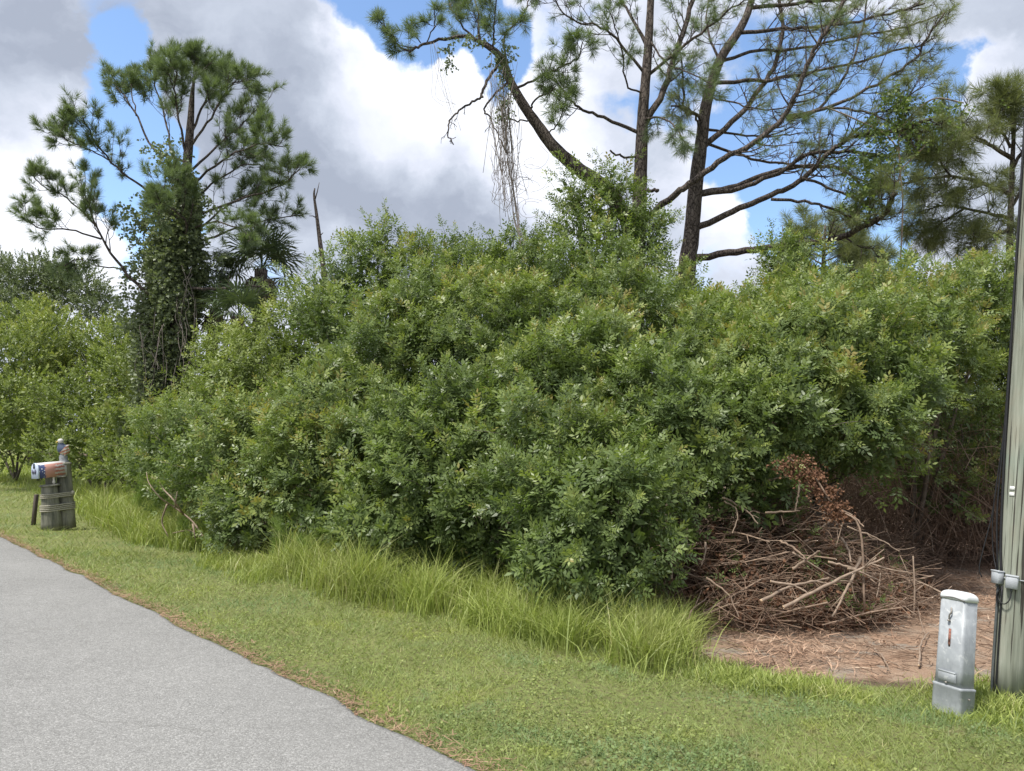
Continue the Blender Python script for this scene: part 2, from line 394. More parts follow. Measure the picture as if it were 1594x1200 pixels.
def make_road():
    m, t, b = mat('road_aggregate', 0.9, 0.2)
    g = t.new('ShaderNodeNewGeometry').outputs['Position']
    vo = t.new('ShaderNodeTexVoronoi'); vo.inputs['Scale'].default_value = 120; t.l.new(g, vo.inputs['Vector'])
    sp = t.new('ShaderNodeSeparateColor'); t.l.new(vo.outputs['Color'], sp.inputs[0])
    n1 = t.noise(g, 0.7, 5, 0.6); n2 = t.noise(g, 9, 5, 0.6); n3 = t.noise(g, 240, 3, 0.7)
    c = t.ramp(sp.outputs[0], [(0.0, (0.10, 0.099, 0.095)), (0.35, (0.185, 0.183, 0.178)), (0.75, (0.25, 0.248, 0.243)), (1.0, (0.42, 0.415, 0.405))])
    c = t.mix(0.55, c, t.ramp(n3, [(0.38, (0.11, 0.109, 0.106)), (0.62, (0.34, 0.337, 0.33))]))
    c = t.mix(1.0, c, t.ramp(n1, [(0.3, (0.90, 0.90, 0.89)), (0.7, (1.06, 1.06, 1.05))]), 'MULTIPLY')
    c = t.mix(1.0, c, t.ramp(n2, [(0.3, (0.93, 0.93, 0.92)), (0.7, (1.04, 1.04, 1.03))]), 'MULTIPLY')
    vc = t.new('ShaderNodeTexVoronoi', feature='DISTANCE_TO_EDGE'); vc.inputs['Scale'].default_value = 0.55; t.l.new(t.vmath('ADD', g, t.vmath('MULTIPLY', t.noise(g, 2.5, 6, 0.7, out='Color'), (0.5, 0.5, 0.0))), vc.inputs['Vector'])
    ck = t.math('MULTIPLY', t.smooth(vc.outputs['Distance'], 0.002, 0.007, 1.0, 0.0), t.smooth(t.noise(g, 0.8, 3), 0.48, 0.60))
    c = t.mix(t.math('MULTIPLY', ck, 0.22), c, (0.07, 0.068, 0.06))
    stain = t.smooth(t.noise(g, 2.3, 3, 0.5, 1.5), 0.66, 0.75, 0, 0.25)
    c = t.mix(stain, c, (0.16, 0.155, 0.14))
    t.l.new(c, b.inputs['Base Color'])
    bump(t, b, t.math('SUBTRACT', n3, t.math('MULTIPLY', vo.outputs['Distance'], 1.2)), 0.003, 0.45)
    nl = 900; W = 6.4
    sg = np.linspace(-1, 1, nl); al = np.sinh(sg * 4.0) / np.sinh(4.0) * 500
    rag = rag_at(al)
    V = []; 
    E = np.array([E1.x, E1.y]); D = np.array([ED.x, ED.y]); N = np.array([EN.x, EN.y])
    cols = [0.0, -0.02, -0.06, -0.5, -1.6, -3.2, -4.8, -W]
    for q, cx in enumerate(cols):
        off = rag if q < 3 else rag * (0.3 if q == 3 else 0.0)
        xy = E[None] + D[None] * al[:, None] + N[None] * (cx + off)[:, None]
        z = np.full(nl, -0.03 if q == 0 else (0.014 + 0.02 * min(1, -cx / 3.2) if cx > -3.3 else 0.03))
        if q == 1: z[:] = 0.008
        V.append(np.column_stack([xy, z]))
    V = np.concatenate(V); L = []
    for q in range(len(cols) - 1):
        a = q * nl + np.arange(nl - 1); L.append(np.stack([a, a + 1, a + nl + 1, a + nl], 1))
    L = np.concatenate(L)
    me = npmesh('road', V, L.ravel(), np.full(len(L), 4), m, None, True)
    put_props(link('road', me), 'pale grey asphalt road with a ragged edge', kind='structure')
make_road()

# ------------------------------------------------------------------ leaf prototypes
def quad_leaf(p, d, side_, L, W, fold=0.15):
    d = d.normalized(); side_ = (side_ - d * side_.dot(d)).normalized(); up = d.cross(side_)
    m = p + d * L * 0.45
    return [p, m + side_ * W * 0.5 + up * W * fold, p + d * L, m - side_ * W * 0.5 + up * W * fold]
def sprig_proto(pairs=3, nleaf=7, shoot=0.22, rach=0.13, ll=0.06, lw=0.026, stem=True, lone=False):
    V, Fc, T = [], [], []
    def add(q, t):
        b = len(V); V.extend([tuple(x) for x in q]); Fc.append((b, b + 1, b + 2, b + 3)); T.extend([t + rnd(0.08)] * 4)
    az = rnd(math.pi)
    for i in range(nleaf):
        u = (i + 0.5) / nleaf; az += 2.4 + rnd(0.3)
        el = R(75 - 55 * u + rnd(12))
        rad = Vector((math.cos(az), math.sin(az), 0))
        d = rad * math.sin(el) + Vector((0, 0, 1)) * math.cos(el)
        p = Vector((0, 0, shoot * u)); tl = 0.15 + 0.62 * u ** 2.5
        lat = Vector((-math.sin(az), math.cos(az), 0))
        rl = rach * rnd(0.75, 1.1) * (1 - 0.35 * u * u)
        if lone:
            add(quad_leaf(p, d + rv(0.3), lat + rv(0.3), ll * rnd(0.8, 1.2), lw * rnd(0.8, 1.2)), tl); continue
        cur = p; dd = d.copy()
        droop = rnd(0.05, 0.4)
        for k in range(pairs + 1):
            cur = cur + dd * rl / (pairs + 0.6); dd = (dd - Vector((0, 0, 0.0)) + (rad * 0.5 - Vector((0, 0, 1))) * droop * 0.25).normalized()
            sz = rnd(0.8, 1.1) * (1.0 if k else 0.8)
            if k == pairs: add(quad_leaf(cur, dd, lat, ll * sz, lw * sz), tl); break
            for sg in (-1, 1):
                ldir = lat * sg * 0.95 + dd * 0.6 + Vector((0, 0, rnd(0.2)))
                add(quad_leaf(cur, ldir, dd + rv(0.25), ll * sz, lw * sz), tl)
    if stem:
        w = 0.0035
        b = len(V); V.extend([(-w, 0, -0.15), (w, 0, -0.15), (w * .5, 0, shoot), (-w * .5, 0, shoot)]); Fc.append((b, b + 1, b + 2, b + 3)); T.extend([0.5] * 4)
    return np.array(V), np.array(Fc), np.array(T)
P_PEP = [sprig_proto(ll=0.052 + 0.003 * k, lw=0.022 + 0.0013 * k, rach=0.11 + 0.005 * k, pairs=2 + (k % 3 > 0)) for k in range(12)]
P_MID = [sprig_proto(pairs=2, nleaf=6, ll=0.07, lw=0.034) for _ in range(8)]
P_FAR = [sprig_proto(nleaf=9, shoot=0.3, ll=0.13, lw=0.06, stem=False, lone=True) for _ in range(8)]
P_IVY = [sprig_proto(nleaf=6, shoot=0.22, ll=0.07, lw=0.06, stem=False, lone=True) for _ in range(6)]
P_DENSE = [sprig_proto(nleaf=6, shoot=0.25, ll=0.11, lw=0.06, stem=False, lone=True) for _ in range(4)]

def lobe_points(c, r, n, back=0.22):
    """points on small rounded clumps that stud an ellipsoid: bulges with gaps between them; n at full density"""
    area = (r[0] * r[1] + r[1] * r[2] + r[0] * r[2]) * 4.2
    ns = max(6, int(area / 0.34))
    k = np.arange(ns) + 0.5; ph = np.arccos(1 - 2 * k / ns); th = np.pi * (1 + 5 ** 0.5) * k + c[0] * 7
    sc = np.stack([np.cos(th) * np.sin(ph), np.sin(th) * np.sin(ph), np.cos(ph)], 1) + rng.normal(0, 0.16, (ns, 3))
    sc /= np.linalg.norm(sc, axis=1, keepdims=True)
    v = np.array([c[0], c[1], 0.0]); v /= np.linalg.norm(v)
    keep = (sc @ v < 0.35) | (rng.random(ns) < back); sc = sc[keep]; ns = len(sc)
    push = rng.uniform(0.60, 1.06, ns); rad = rng.uniform(0.24, 0.50, ns)
    cen = np.array(c)[None] + sc * np.array(r)[None] * push[:, None] * 0.86
    w = rad ** 2; idx = rng.choice(ns, int(n * keep.mean()), p=w / w.sum())
    d = rng.normal(size=(len(idx), 3)) + sc[idx] * 0.9 + np.array([[0, 0, 0.45]]); d /= np.linalg.norm(d, axis=1, keepdims=True)
    shell = 1 - 0.45 * rng.random(len(d)) ** 1.5
    P = cen[idx] + d * (rad[idx] * shell)[:, None] * np.array([[1.0, 1.0, 0.85]])
    dd = d * 0.75 + sc[idx] * 0.35
    tn = (push[idx] - 0.82) * 0.8 + rng.normal(0, 0.11, ns)[idx]  # clump brightness painted into the tint: jutting clumps lighter, sunken ones darker
    return P, dd, shell, tn
STEMS = []
def shrub(label, lobes, protos, m, dens, lsc=1.0, cat='shrub', name='pepper_shrub', group=None, dy=0.85, up=0.7, stems=True, tshift=0.0, base=0.4):
    L = []
    for (px, py, rx, ry, dist) in lobes:
        dist += rnd(0.3); rx *= 0.95; ry *= 0.93; c = at(px, py, dist); L.append((c, (rx / F_PX * dist, rx / F_PX * dist * dy, ry / F_PX * dist)))
    cx = sum(l[0].x for l in L) / len(L); cy = sum(l[0].y for l in L) / len(L) + 0.3
    root = thing(name, (cx, cy + base, 0), label, cat, group)
    PP, DD, SS, TT = [], [], [], []
    for c, r in L:
        area = 4 * math.pi * ((r[0] * r[1]) ** 1.6 / 3 + (r[0] * r[2]) ** 1.6 / 3 + (r[1] * r[2]) ** 1.6 / 3) ** (1 / 1.6)
        n = int(area * dens * 0.86 / lsc ** 2) + 4
        P, d, sh, tl = lobe_points(c, r, n)
        P += rng.normal(0, 0.035, P.shape)
        ok = P[:, 2] > 0.03; P, d, sh, tl = P[ok], d[ok], sh[ok], tl[ok]
        dr = d * 0.9 + np.array([[0, 0, up]]) + rng.normal(0, 0.28, d.shape)
        tn = (vnoise(P[:, 0] + P[:, 1] * .6, P[:, 2], 1.3, 11) - 0.5) * 0.30 + np.clip(d[:, 2], -0.5, 1) * 0.20 - (1 - sh) * 0.55 + tl + tshift  # painted sunlight: tint raised on upward-facing leaves; inner leaves tinted darker
        PP.append(P); DD.append(dr); TT.append(tn); SS.append(rng.uniform(0.7, 1.25, len(P)) * lsc)
    # loose shoots that break the outline
    sm = MB()
    for c, rr in L:
        for _ in range(int(6 + 9 * (rr[0] * rr[2]) ** 0.8)):
            dv = Vector((rnd(), rnd(-1.0, 0.4), rnd(-0.25, 1.2))).normalized()
            s0 = c + Vector((dv.x * rr[0], dv.y * rr[1], dv.z * rr[2])) * 0.88
            ln = rnd(0.28, 0.62) * lsc ** 0.7; dv2 = (dv + Vector((rnd(0.3), rnd(0.3), rnd(0.2, 0.9)))).normalized()
            bd = Vector((dv.x, dv.y, -0.6)) * ln * rnd(0.0, 0.35)
            line = [s0 - dv2 * 0.15, s0 + dv2 * ln * 0.5, s0 + dv2 * ln + bd]
            if line[-1].z < 0.25: continue
            o_ = root.location; sm.tube([p - o_ for p in line], [0.006, 0.0045, 0.002], 3, cap=False)
            m_ = 4 if lsc < 1.15 else 3; q_ = []; e_ = []
            for j in range(m_):
                u_ = 0.3 + 0.7 * j / (m_ - 1); a_ = line[0].lerp(line[1], min(1, u_ * 2)) if u_ < 0.5 else line[1].lerp(line[2], u_ * 2 - 1)
                q_.append(tuple(a_)); e_.append(tuple(line[2] - line[0] + rv(0.25 * ln)))
            PP.append(np.array(q_)); DD.append(np.array(e_)); SS.append(np.linspace(0.95, 0.62, m_) * lsc); TT.append(np.linspace(0.0, 0.18, m_) + rnd(0.12) + tshift)
    sm.build('shoot_stems', M['stem'], root, kind='stuff')
    P = np.concatenate(PP)
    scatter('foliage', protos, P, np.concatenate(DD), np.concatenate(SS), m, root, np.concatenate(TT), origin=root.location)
    # inner foliage, denser and with a darker tint
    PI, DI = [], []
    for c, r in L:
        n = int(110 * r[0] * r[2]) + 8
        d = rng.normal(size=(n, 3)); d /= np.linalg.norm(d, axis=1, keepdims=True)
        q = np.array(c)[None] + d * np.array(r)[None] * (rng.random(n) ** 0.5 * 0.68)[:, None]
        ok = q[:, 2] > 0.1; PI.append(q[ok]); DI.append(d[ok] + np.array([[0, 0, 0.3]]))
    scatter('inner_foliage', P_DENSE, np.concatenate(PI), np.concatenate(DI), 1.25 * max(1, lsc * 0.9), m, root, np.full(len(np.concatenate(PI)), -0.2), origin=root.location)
    if stems:
        mb = MB(); b0 = Vector((0, 0, 0))
        for c, r in L:
            e = c - root.location
            mid = Vector((e.x * 0.4 + rnd(0.2), e.y * 0.4 + rnd(0.2), e.z * 0.5))
            pts = spline([b0 + Vector((rnd(0.12), rnd(0.12), -0.03)), mid, e], 4)
            mb.tube(pts, [0.05 - 0.03 * i / (len(pts) - 1) for i in range(len(pts))], 6)
            for _ in range(5):
                dv = Vector((rnd(), rnd(), rnd(-0.2, 1))).normalized()
                e2 = e + Vector((dv.x * r[0], dv.y * r[1], dv.z * r[2])) * 0.8
                mb.tube(spline([mid.lerp(e, rnd(0.3, 0.9)), (mid + e2) / 2 + rv(0.15), e2], 3), [0.022, 0.02, 0.017, 0.014, 0.011, 0.009, 0.007], 4)
        mb.build('trunk', M['stem'], root)
    return root

PEP = 'Brazilian pepper shrubs of the front thicket'
DN = 70
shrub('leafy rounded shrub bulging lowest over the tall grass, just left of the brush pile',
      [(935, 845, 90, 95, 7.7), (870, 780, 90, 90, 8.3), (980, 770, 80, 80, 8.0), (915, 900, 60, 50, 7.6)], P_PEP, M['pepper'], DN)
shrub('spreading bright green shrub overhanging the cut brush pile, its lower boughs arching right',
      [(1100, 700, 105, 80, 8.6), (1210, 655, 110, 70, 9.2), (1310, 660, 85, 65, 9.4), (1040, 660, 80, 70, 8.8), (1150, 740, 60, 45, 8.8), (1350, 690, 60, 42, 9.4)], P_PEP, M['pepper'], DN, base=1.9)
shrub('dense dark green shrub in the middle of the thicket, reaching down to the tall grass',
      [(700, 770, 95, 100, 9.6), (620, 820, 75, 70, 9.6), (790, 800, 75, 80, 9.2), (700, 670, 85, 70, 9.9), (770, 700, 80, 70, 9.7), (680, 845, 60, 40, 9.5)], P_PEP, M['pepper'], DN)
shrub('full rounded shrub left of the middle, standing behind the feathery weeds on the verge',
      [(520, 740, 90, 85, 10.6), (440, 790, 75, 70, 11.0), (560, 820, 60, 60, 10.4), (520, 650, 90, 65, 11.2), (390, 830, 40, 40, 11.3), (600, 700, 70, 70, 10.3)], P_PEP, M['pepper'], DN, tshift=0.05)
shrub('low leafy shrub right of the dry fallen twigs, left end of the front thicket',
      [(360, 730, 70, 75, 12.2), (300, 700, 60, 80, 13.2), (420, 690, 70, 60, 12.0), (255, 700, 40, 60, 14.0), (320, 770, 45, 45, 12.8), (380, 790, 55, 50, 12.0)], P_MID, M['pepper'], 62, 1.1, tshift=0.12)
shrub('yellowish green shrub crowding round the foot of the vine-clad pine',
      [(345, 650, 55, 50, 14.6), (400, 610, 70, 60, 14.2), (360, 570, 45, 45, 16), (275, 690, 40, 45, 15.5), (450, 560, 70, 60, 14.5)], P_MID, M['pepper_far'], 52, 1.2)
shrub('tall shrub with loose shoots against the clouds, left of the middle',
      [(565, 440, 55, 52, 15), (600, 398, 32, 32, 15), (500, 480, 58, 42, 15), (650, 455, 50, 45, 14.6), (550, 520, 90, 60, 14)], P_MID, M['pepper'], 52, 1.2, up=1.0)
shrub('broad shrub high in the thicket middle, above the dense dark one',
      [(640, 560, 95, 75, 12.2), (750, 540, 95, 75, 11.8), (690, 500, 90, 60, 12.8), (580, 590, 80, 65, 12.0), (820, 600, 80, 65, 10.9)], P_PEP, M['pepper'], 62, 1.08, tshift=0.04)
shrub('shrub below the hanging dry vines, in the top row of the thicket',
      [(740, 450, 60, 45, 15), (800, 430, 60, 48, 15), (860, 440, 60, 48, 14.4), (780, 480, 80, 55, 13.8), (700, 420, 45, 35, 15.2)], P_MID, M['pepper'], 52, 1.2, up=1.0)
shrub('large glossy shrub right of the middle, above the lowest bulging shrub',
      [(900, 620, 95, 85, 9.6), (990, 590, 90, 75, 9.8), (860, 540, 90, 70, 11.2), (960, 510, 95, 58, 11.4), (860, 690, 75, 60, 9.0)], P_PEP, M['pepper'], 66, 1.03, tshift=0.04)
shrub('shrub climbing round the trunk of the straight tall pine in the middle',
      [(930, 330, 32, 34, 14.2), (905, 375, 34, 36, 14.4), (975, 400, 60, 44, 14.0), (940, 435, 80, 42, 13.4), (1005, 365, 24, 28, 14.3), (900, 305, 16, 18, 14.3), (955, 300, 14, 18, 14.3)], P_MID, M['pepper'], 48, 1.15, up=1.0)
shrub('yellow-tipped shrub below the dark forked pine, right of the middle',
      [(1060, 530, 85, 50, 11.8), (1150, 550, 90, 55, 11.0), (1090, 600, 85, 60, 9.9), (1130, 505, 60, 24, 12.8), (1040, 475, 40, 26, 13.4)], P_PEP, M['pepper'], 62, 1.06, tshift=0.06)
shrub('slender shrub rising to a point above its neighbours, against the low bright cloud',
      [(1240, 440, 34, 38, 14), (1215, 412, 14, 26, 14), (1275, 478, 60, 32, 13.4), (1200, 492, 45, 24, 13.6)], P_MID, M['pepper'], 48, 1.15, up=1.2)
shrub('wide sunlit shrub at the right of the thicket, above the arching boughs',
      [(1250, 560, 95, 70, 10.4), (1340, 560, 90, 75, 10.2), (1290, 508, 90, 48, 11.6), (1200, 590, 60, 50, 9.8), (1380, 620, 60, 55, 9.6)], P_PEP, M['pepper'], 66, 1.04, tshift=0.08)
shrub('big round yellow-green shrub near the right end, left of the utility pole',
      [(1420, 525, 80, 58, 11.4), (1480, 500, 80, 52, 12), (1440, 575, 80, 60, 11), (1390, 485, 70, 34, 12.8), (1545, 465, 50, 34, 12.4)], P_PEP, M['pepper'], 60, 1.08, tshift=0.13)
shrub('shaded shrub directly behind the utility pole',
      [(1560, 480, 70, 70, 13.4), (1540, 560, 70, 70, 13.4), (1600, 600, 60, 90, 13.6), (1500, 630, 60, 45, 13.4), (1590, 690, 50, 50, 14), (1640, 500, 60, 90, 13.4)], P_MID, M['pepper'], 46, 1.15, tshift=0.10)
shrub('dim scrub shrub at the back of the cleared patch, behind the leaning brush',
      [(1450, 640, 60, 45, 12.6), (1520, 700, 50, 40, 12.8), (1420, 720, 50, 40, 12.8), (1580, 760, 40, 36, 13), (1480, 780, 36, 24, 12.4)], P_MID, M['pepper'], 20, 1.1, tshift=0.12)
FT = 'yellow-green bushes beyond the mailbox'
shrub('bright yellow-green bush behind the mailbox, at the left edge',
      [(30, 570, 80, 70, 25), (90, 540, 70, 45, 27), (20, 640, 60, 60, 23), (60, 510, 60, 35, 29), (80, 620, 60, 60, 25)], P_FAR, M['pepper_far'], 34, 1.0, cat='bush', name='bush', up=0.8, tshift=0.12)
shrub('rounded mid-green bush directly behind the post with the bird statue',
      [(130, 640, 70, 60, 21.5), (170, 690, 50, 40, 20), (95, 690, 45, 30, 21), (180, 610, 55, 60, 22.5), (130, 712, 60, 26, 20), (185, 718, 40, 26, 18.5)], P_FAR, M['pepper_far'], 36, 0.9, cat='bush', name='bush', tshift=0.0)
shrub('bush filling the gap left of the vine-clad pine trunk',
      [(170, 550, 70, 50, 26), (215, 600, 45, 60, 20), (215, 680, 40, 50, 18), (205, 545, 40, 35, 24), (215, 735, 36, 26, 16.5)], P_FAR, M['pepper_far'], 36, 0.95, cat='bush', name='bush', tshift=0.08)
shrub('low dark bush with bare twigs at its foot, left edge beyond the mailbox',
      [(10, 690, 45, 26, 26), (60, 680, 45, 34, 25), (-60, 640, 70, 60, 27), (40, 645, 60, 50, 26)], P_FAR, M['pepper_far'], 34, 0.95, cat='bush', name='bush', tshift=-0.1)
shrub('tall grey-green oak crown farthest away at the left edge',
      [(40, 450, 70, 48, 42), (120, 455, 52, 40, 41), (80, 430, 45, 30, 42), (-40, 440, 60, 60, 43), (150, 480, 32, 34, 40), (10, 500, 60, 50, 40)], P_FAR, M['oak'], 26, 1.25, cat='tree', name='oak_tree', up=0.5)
def far_woods():
    n = 11000; x = rng.uniform(-16, 48, n); y = 27 + rng.random(n) * 14 + np.abs(x - 8) * 0.15
    keep = x / y > -0.42; x, y = x[keep], y[keep]; n = len(x)
    hh = 2.6 + 2.2 * vnoise(x, y, 0.25, 51) + 1.0 * vnoise(x, y, 0.9, 52)
    P = np.stack([x, y, hh * rng.random(n) ** 0.8], 1)
    o = scatter('far_woods', P_FAR, P, np.column_stack([rng.normal(0, .6, n), rng.normal(-0.4, .6, n), np.ones(n)]), rng.uniform(2.0, 3.2, n), M['oak'], None, vnoise(x, y, 0.7, 53) * 0.4 - 0.1)
    put_props(o, 'dark scrub woods closing the view behind the thicket')
far_woods()
# thin shoots standing above the thicket
def shoots():
    for k, (px, py, dist, h, lab) in enumerate([
            (655, 350, 14.4, 1.5, 'tall airy shoot standing highest above the thicket left of the middle'),
            (580, 355, 15.0, 1.0, 'leafy shoot rising left of the tallest airy shoot'),
            (1218, 350, 13.8, 1.3, 'thin leafy shoot pointing up beside the low bright cloud'),
            (885, 290, 14.2, 1.0, 'small leafy shoot left of the straight tall pine trunk'),
            (1060, 395, 13.2, 0.8, 'leafy shoot at the foot of the forked pine'),
            (975, 262, 14.1, 0.7, 'shoot leaning out of the greenery round the straight pine trunk')]):
        top = at(px, py, dist); root = thing('leafy_shoot', (top.x, top.y, 0), lab, 'shoot')
        mb = MB(); b = Vector((rnd(0.3), rnd(0.3), 0)); tip = Vector((0, 0, top.z))
        main = spline([b, b.lerp(tip, 0.5) + rv(0.15), tip], 6); mb.tube(main, [0.025 - 0.02 * i / (len(main) - 1) for i in range(len(main))], 5)
        P, D = [], []
        for i in range(12):
            u = 1 - h / top.z * (i / 12.0) - 0.02; s = main[min(len(main) - 1, int(u * (len(main) - 1)))]
            az = i * 2.4; L = 0.12 + 0.45 * (i / 12.0); e = s + Vector((math.cos(az) * L, math.sin(az) * L, L * 0.7))
            mb.tube([s, (s + e) / 2 + Vector((0, 0, -0.03)), e], [0.008, 0.006, 0.003], 4)
            for j in range(3): q = s.lerp(e, 0.45 + 0.27 * j); P.append(tuple(q + rv(0.03))); D.append((e.x - s.x, e.y - s.y, 0.35))
        mb.build('stalk', M['stem'], root)
        scatter('foliage', P_MID, np.array(P), np.array(D), 0.95, M['pepper'], root, np.full(len(P), 0.12))
shoots()

# ------------------------------------------------------------------ pines
def tuft_proto(name, L=0.24, n=110, spread=62, droop=0.0, w=0.0055, m='needle', core=0.16, dead=0.0):
    V, Fc, T = [], [], []
    for i in range(n):
        u = rnd(0, 1); base = Vector((0, 0, core * u)); az = rnd(math.pi)
        el = R(rnd(12, 28) + spread * (1 - u) * rnd(0.7, 1.1))
        d = Vector((math.cos(az) * math.sin(el), math.sin(az) * math.sin(el), math.cos(el)))
        l = L * rnd(0.75, 1.05); sd = d.cross(rv()).normalized() * w * 0.5
        mid = base + d * l * 0.55; tip = base + d * l + rv(0.012)
        k = len(V); t = 0.25 + 0.5 * u + rnd(0.15)
        V += [tuple(base - sd), tuple(base + sd), tuple(mid + sd), tuple(mid - sd), tuple(tip)]
        Fc += [(k, k + 1, k + 2, k + 3), (k + 3, k + 2, k + 4)]; T += [t] * 5
    loops = [i for f in Fc for i in f]; sizes = [len(f) for f in Fc]
    me = npmesh(name, V, loops, sizes, M[m], np.clip(T, 0, 1))
    return me
TU_A = [tuft_proto('needle_tuft', 0.25, 150, 58, m='needle', w=0.008) for _ in range(5)]
TU_B = [tuft_proto('needle_tuft', 0.26, 80, 72, m='needle', w=0.006, core=0.12) for _ in range(5)]
TU_C = [tuft_proto('needle_tuft', 0.29, 75, 70, m='needle_olive', w=0.006, core=0.14) for _ in range(5)]
TU_D = [tuft_proto('needle_tuft', 0.3, 40, 75, m='needle_dead', w=0.005, core=0.14) for _ in range(3)]
def place_tufts(tufts, limb, protos, sc, hang=0.0):
    for (p, d) in tufts:
        d = Vector(d).normalized()
        if hang: d = (d + Vector((0, 0, -hang)) * rnd(0.4, 1.0)).normalized()
        me = random.choice(protos)
        o = bpy.data.objects.new('needle_tuft', me); COL.objects.link(o); o.parent = limb
        q = d.to_track_quat('Z', 'Y') @ Quaternion((0, 0, 1), rnd(math.pi))
        s = sc * rnd(0.8, 1.2)
        o.matrix_local = Matrix.Translation(p) @ q.to_matrix().to_4x4() @ Matrix.Diagonal((s, s, s, 1))
def grow(mb, pts, r0, nsub, tufts, t0=0.35, L=0.9, upb=0.35, twigs=3, bare=False, density=1.0, spreadxy=1.0):
    """side branches along a limb, each ending in tufted twigs"""
    n = len(pts)
    for k in range(nsub):
        u = t0 + (1 - t0) * (k + rnd(0.2, 0.8)) / nsub; i = min(n - 2, int(u * (n - 1)))
        s = pts[i]; tan = (pts[i + 1] - pts[i]).normalized()
        side_ = tan.cross(Vector((0, 0, 1)))
        side_ = side_.normalized() if side_.length > 0.05 else Vector((1, 0, 0))
        a = rnd(math.pi); lat = (side_ * math.cos(a) + tan.cross(side_) * math.sin(a))
        d = (tan * rnd(0.5, 1.0) + lat * rnd(0.5, 1.0) * spreadxy + Vector((0, 0, upb))).normalized()
        l = L * rnd(0.55, 1.15) * (1 - 0.45 * (u - t0) / max(0.01, 1 - t0))
        e = s + d * l + Vector((0, 0, 0.12 * l)); mid = s + d * l * 0.5 + rv(0.06) * l + Vector((0, 0, -0.05 * l))
        br = spline([s, mid, e], 4); rr = r0 * 0.35 * (1 - 0.4 * u)
        mb.tube(br, [max(0.006, rr * (1 - 0.75 * j / (len(br) - 1))) for j in range(len(br))], 4)
        if not bare: tufts.append((e, d + Vector((0, 0, upb * 0.8))))
        for q in range(twigs):
            v = rnd(0.35, 0.95); j = min(len(br) - 1, int(v * len(br))); ts = br[j]
            td = (d * 0.6 + rv(0.8) + Vector((0, 0, upb))).normalized(); te = ts + td * l * rnd(0.25, 0.5)
            mb.tube([ts, ts.lerp(te, 0.5) + rv(0.03), te], [rr * 0.3 + 0.004, rr * 0.2 + 0.004, 0.004], 3, cap=False)
            if not bare and random.random() < density: tufts.append((te, td + Vector((0, 0, upb))))
def pine(name, label, base, trunkpts, r, limbs, protos, tsc, bark='bark', group=None, hang=0.0, cap=300, upb=0.35, taper=0.72, nf=1.0, lf=1.0, tw=0, tden=1.0):
    """trunkpts / limb points: (px, py, dist)"""
    root = thing(name, base, label, 'pine tree', group)
    org = Vector(base)
    tp = [Vector((0, 0, -0.05))] + [at(*p) - org for p in trunkpts]; tp = spline(tp, 6); n = len(tp)
    mb = MB(); mb.tube(tp, [max(0.02, r * (1 - taper * (i / (n - 1)) ** 0.95) * rnd(0.97, 1.04)) for i in range(n)], 12)
    mb.build('trunk', M[bark], root)
    allt = []
    for li in limbs:
        raw = [at(*p) - org for p in li['p']]; near = min(tp, key=lambda q: (q - raw[0]).length)
        if (near - raw[0]).length < 0.85 and (near - raw[1]).length > 0.15: raw[0] = raw[0].lerp(near, 0.9)
        pts = spline(raw, 5); k = len(pts)
        mb = MB(); r0 = li.get('r', 0.06) * lf; r1 = li.get('r1', 0.012)
        for q in range(2, k - 1): pts[q] = pts[q] + rv(0.025)
        mb.tube(pts, [r0 + (r1 - r0) * (q / (k - 1)) ** 0.8 for q in range(k)], 7)
        tufts = []
        if not li.get('bare'): tufts.append((pts[-1], (pts[-1] - pts[-2]).normalized() + Vector((0, 0, 0.3))))
        if li.get('n', 8): grow(mb, pts, r0, int(li.get('n', 8) * nf), tufts, li.get('t0', 0.4), li.get('L', 0.8), li.get('up', upb), li.get('tw', 3) + tw, li.get('bare', False), li.get('den', 1.0) * tden, li.get('sp', 1.0))
        limb = mb.build('limb', M[bark], root)
        allt.append((limb, tufts))
    tot = sum(len(t) for _, t in allt); keep = min(1.0, cap / max(1, tot))
    rest = []
    for limb, tufts in allt:
        random.shuffle(tufts); kk = int(len(tufts) * keep)
        place_tufts(tufts[:kk], limb, protos, tsc, hang); rest += tufts[kk:]
    if rest:   # what is past the limit: one mesh
        pr = []
        for me in protos[:3]:
            v = np.empty(len(me.vertices) * 3); me.vertices.foreach_get('co', v); v = v.reshape(-1, 3)
            f = np.array([p.vertices[:] for p in me.polygons if len(p.vertices) == 4])
            tt = np.empty(len(me.vertices)); me.attributes['tint'].data.foreach_get('value', tt)
            f2 = np.column_stack([f[::2, 0], f[::2, 1], f[::2, 0] + 4])
            idx = np.unique(f2); re = np.zeros(len(v), int); re[idx] = np.arange(len(idx)); v = v[idx]; tt_keep = idx; f2 = re[f2]
            pr.append((v, f2, tt[tt_keep]))
        scatter('needle_mass', pr, np.array([tuple(p) for p, _ in rest]), np.array([tuple(Vector(d).normalized() + Vector((0, 0, -hang * 0.7)) + rv(0.02)) for _, d in rest]), tsc, protos[0].materials[0], root)
    print('PINE', label[:40], 'tufts', tot)
    return root

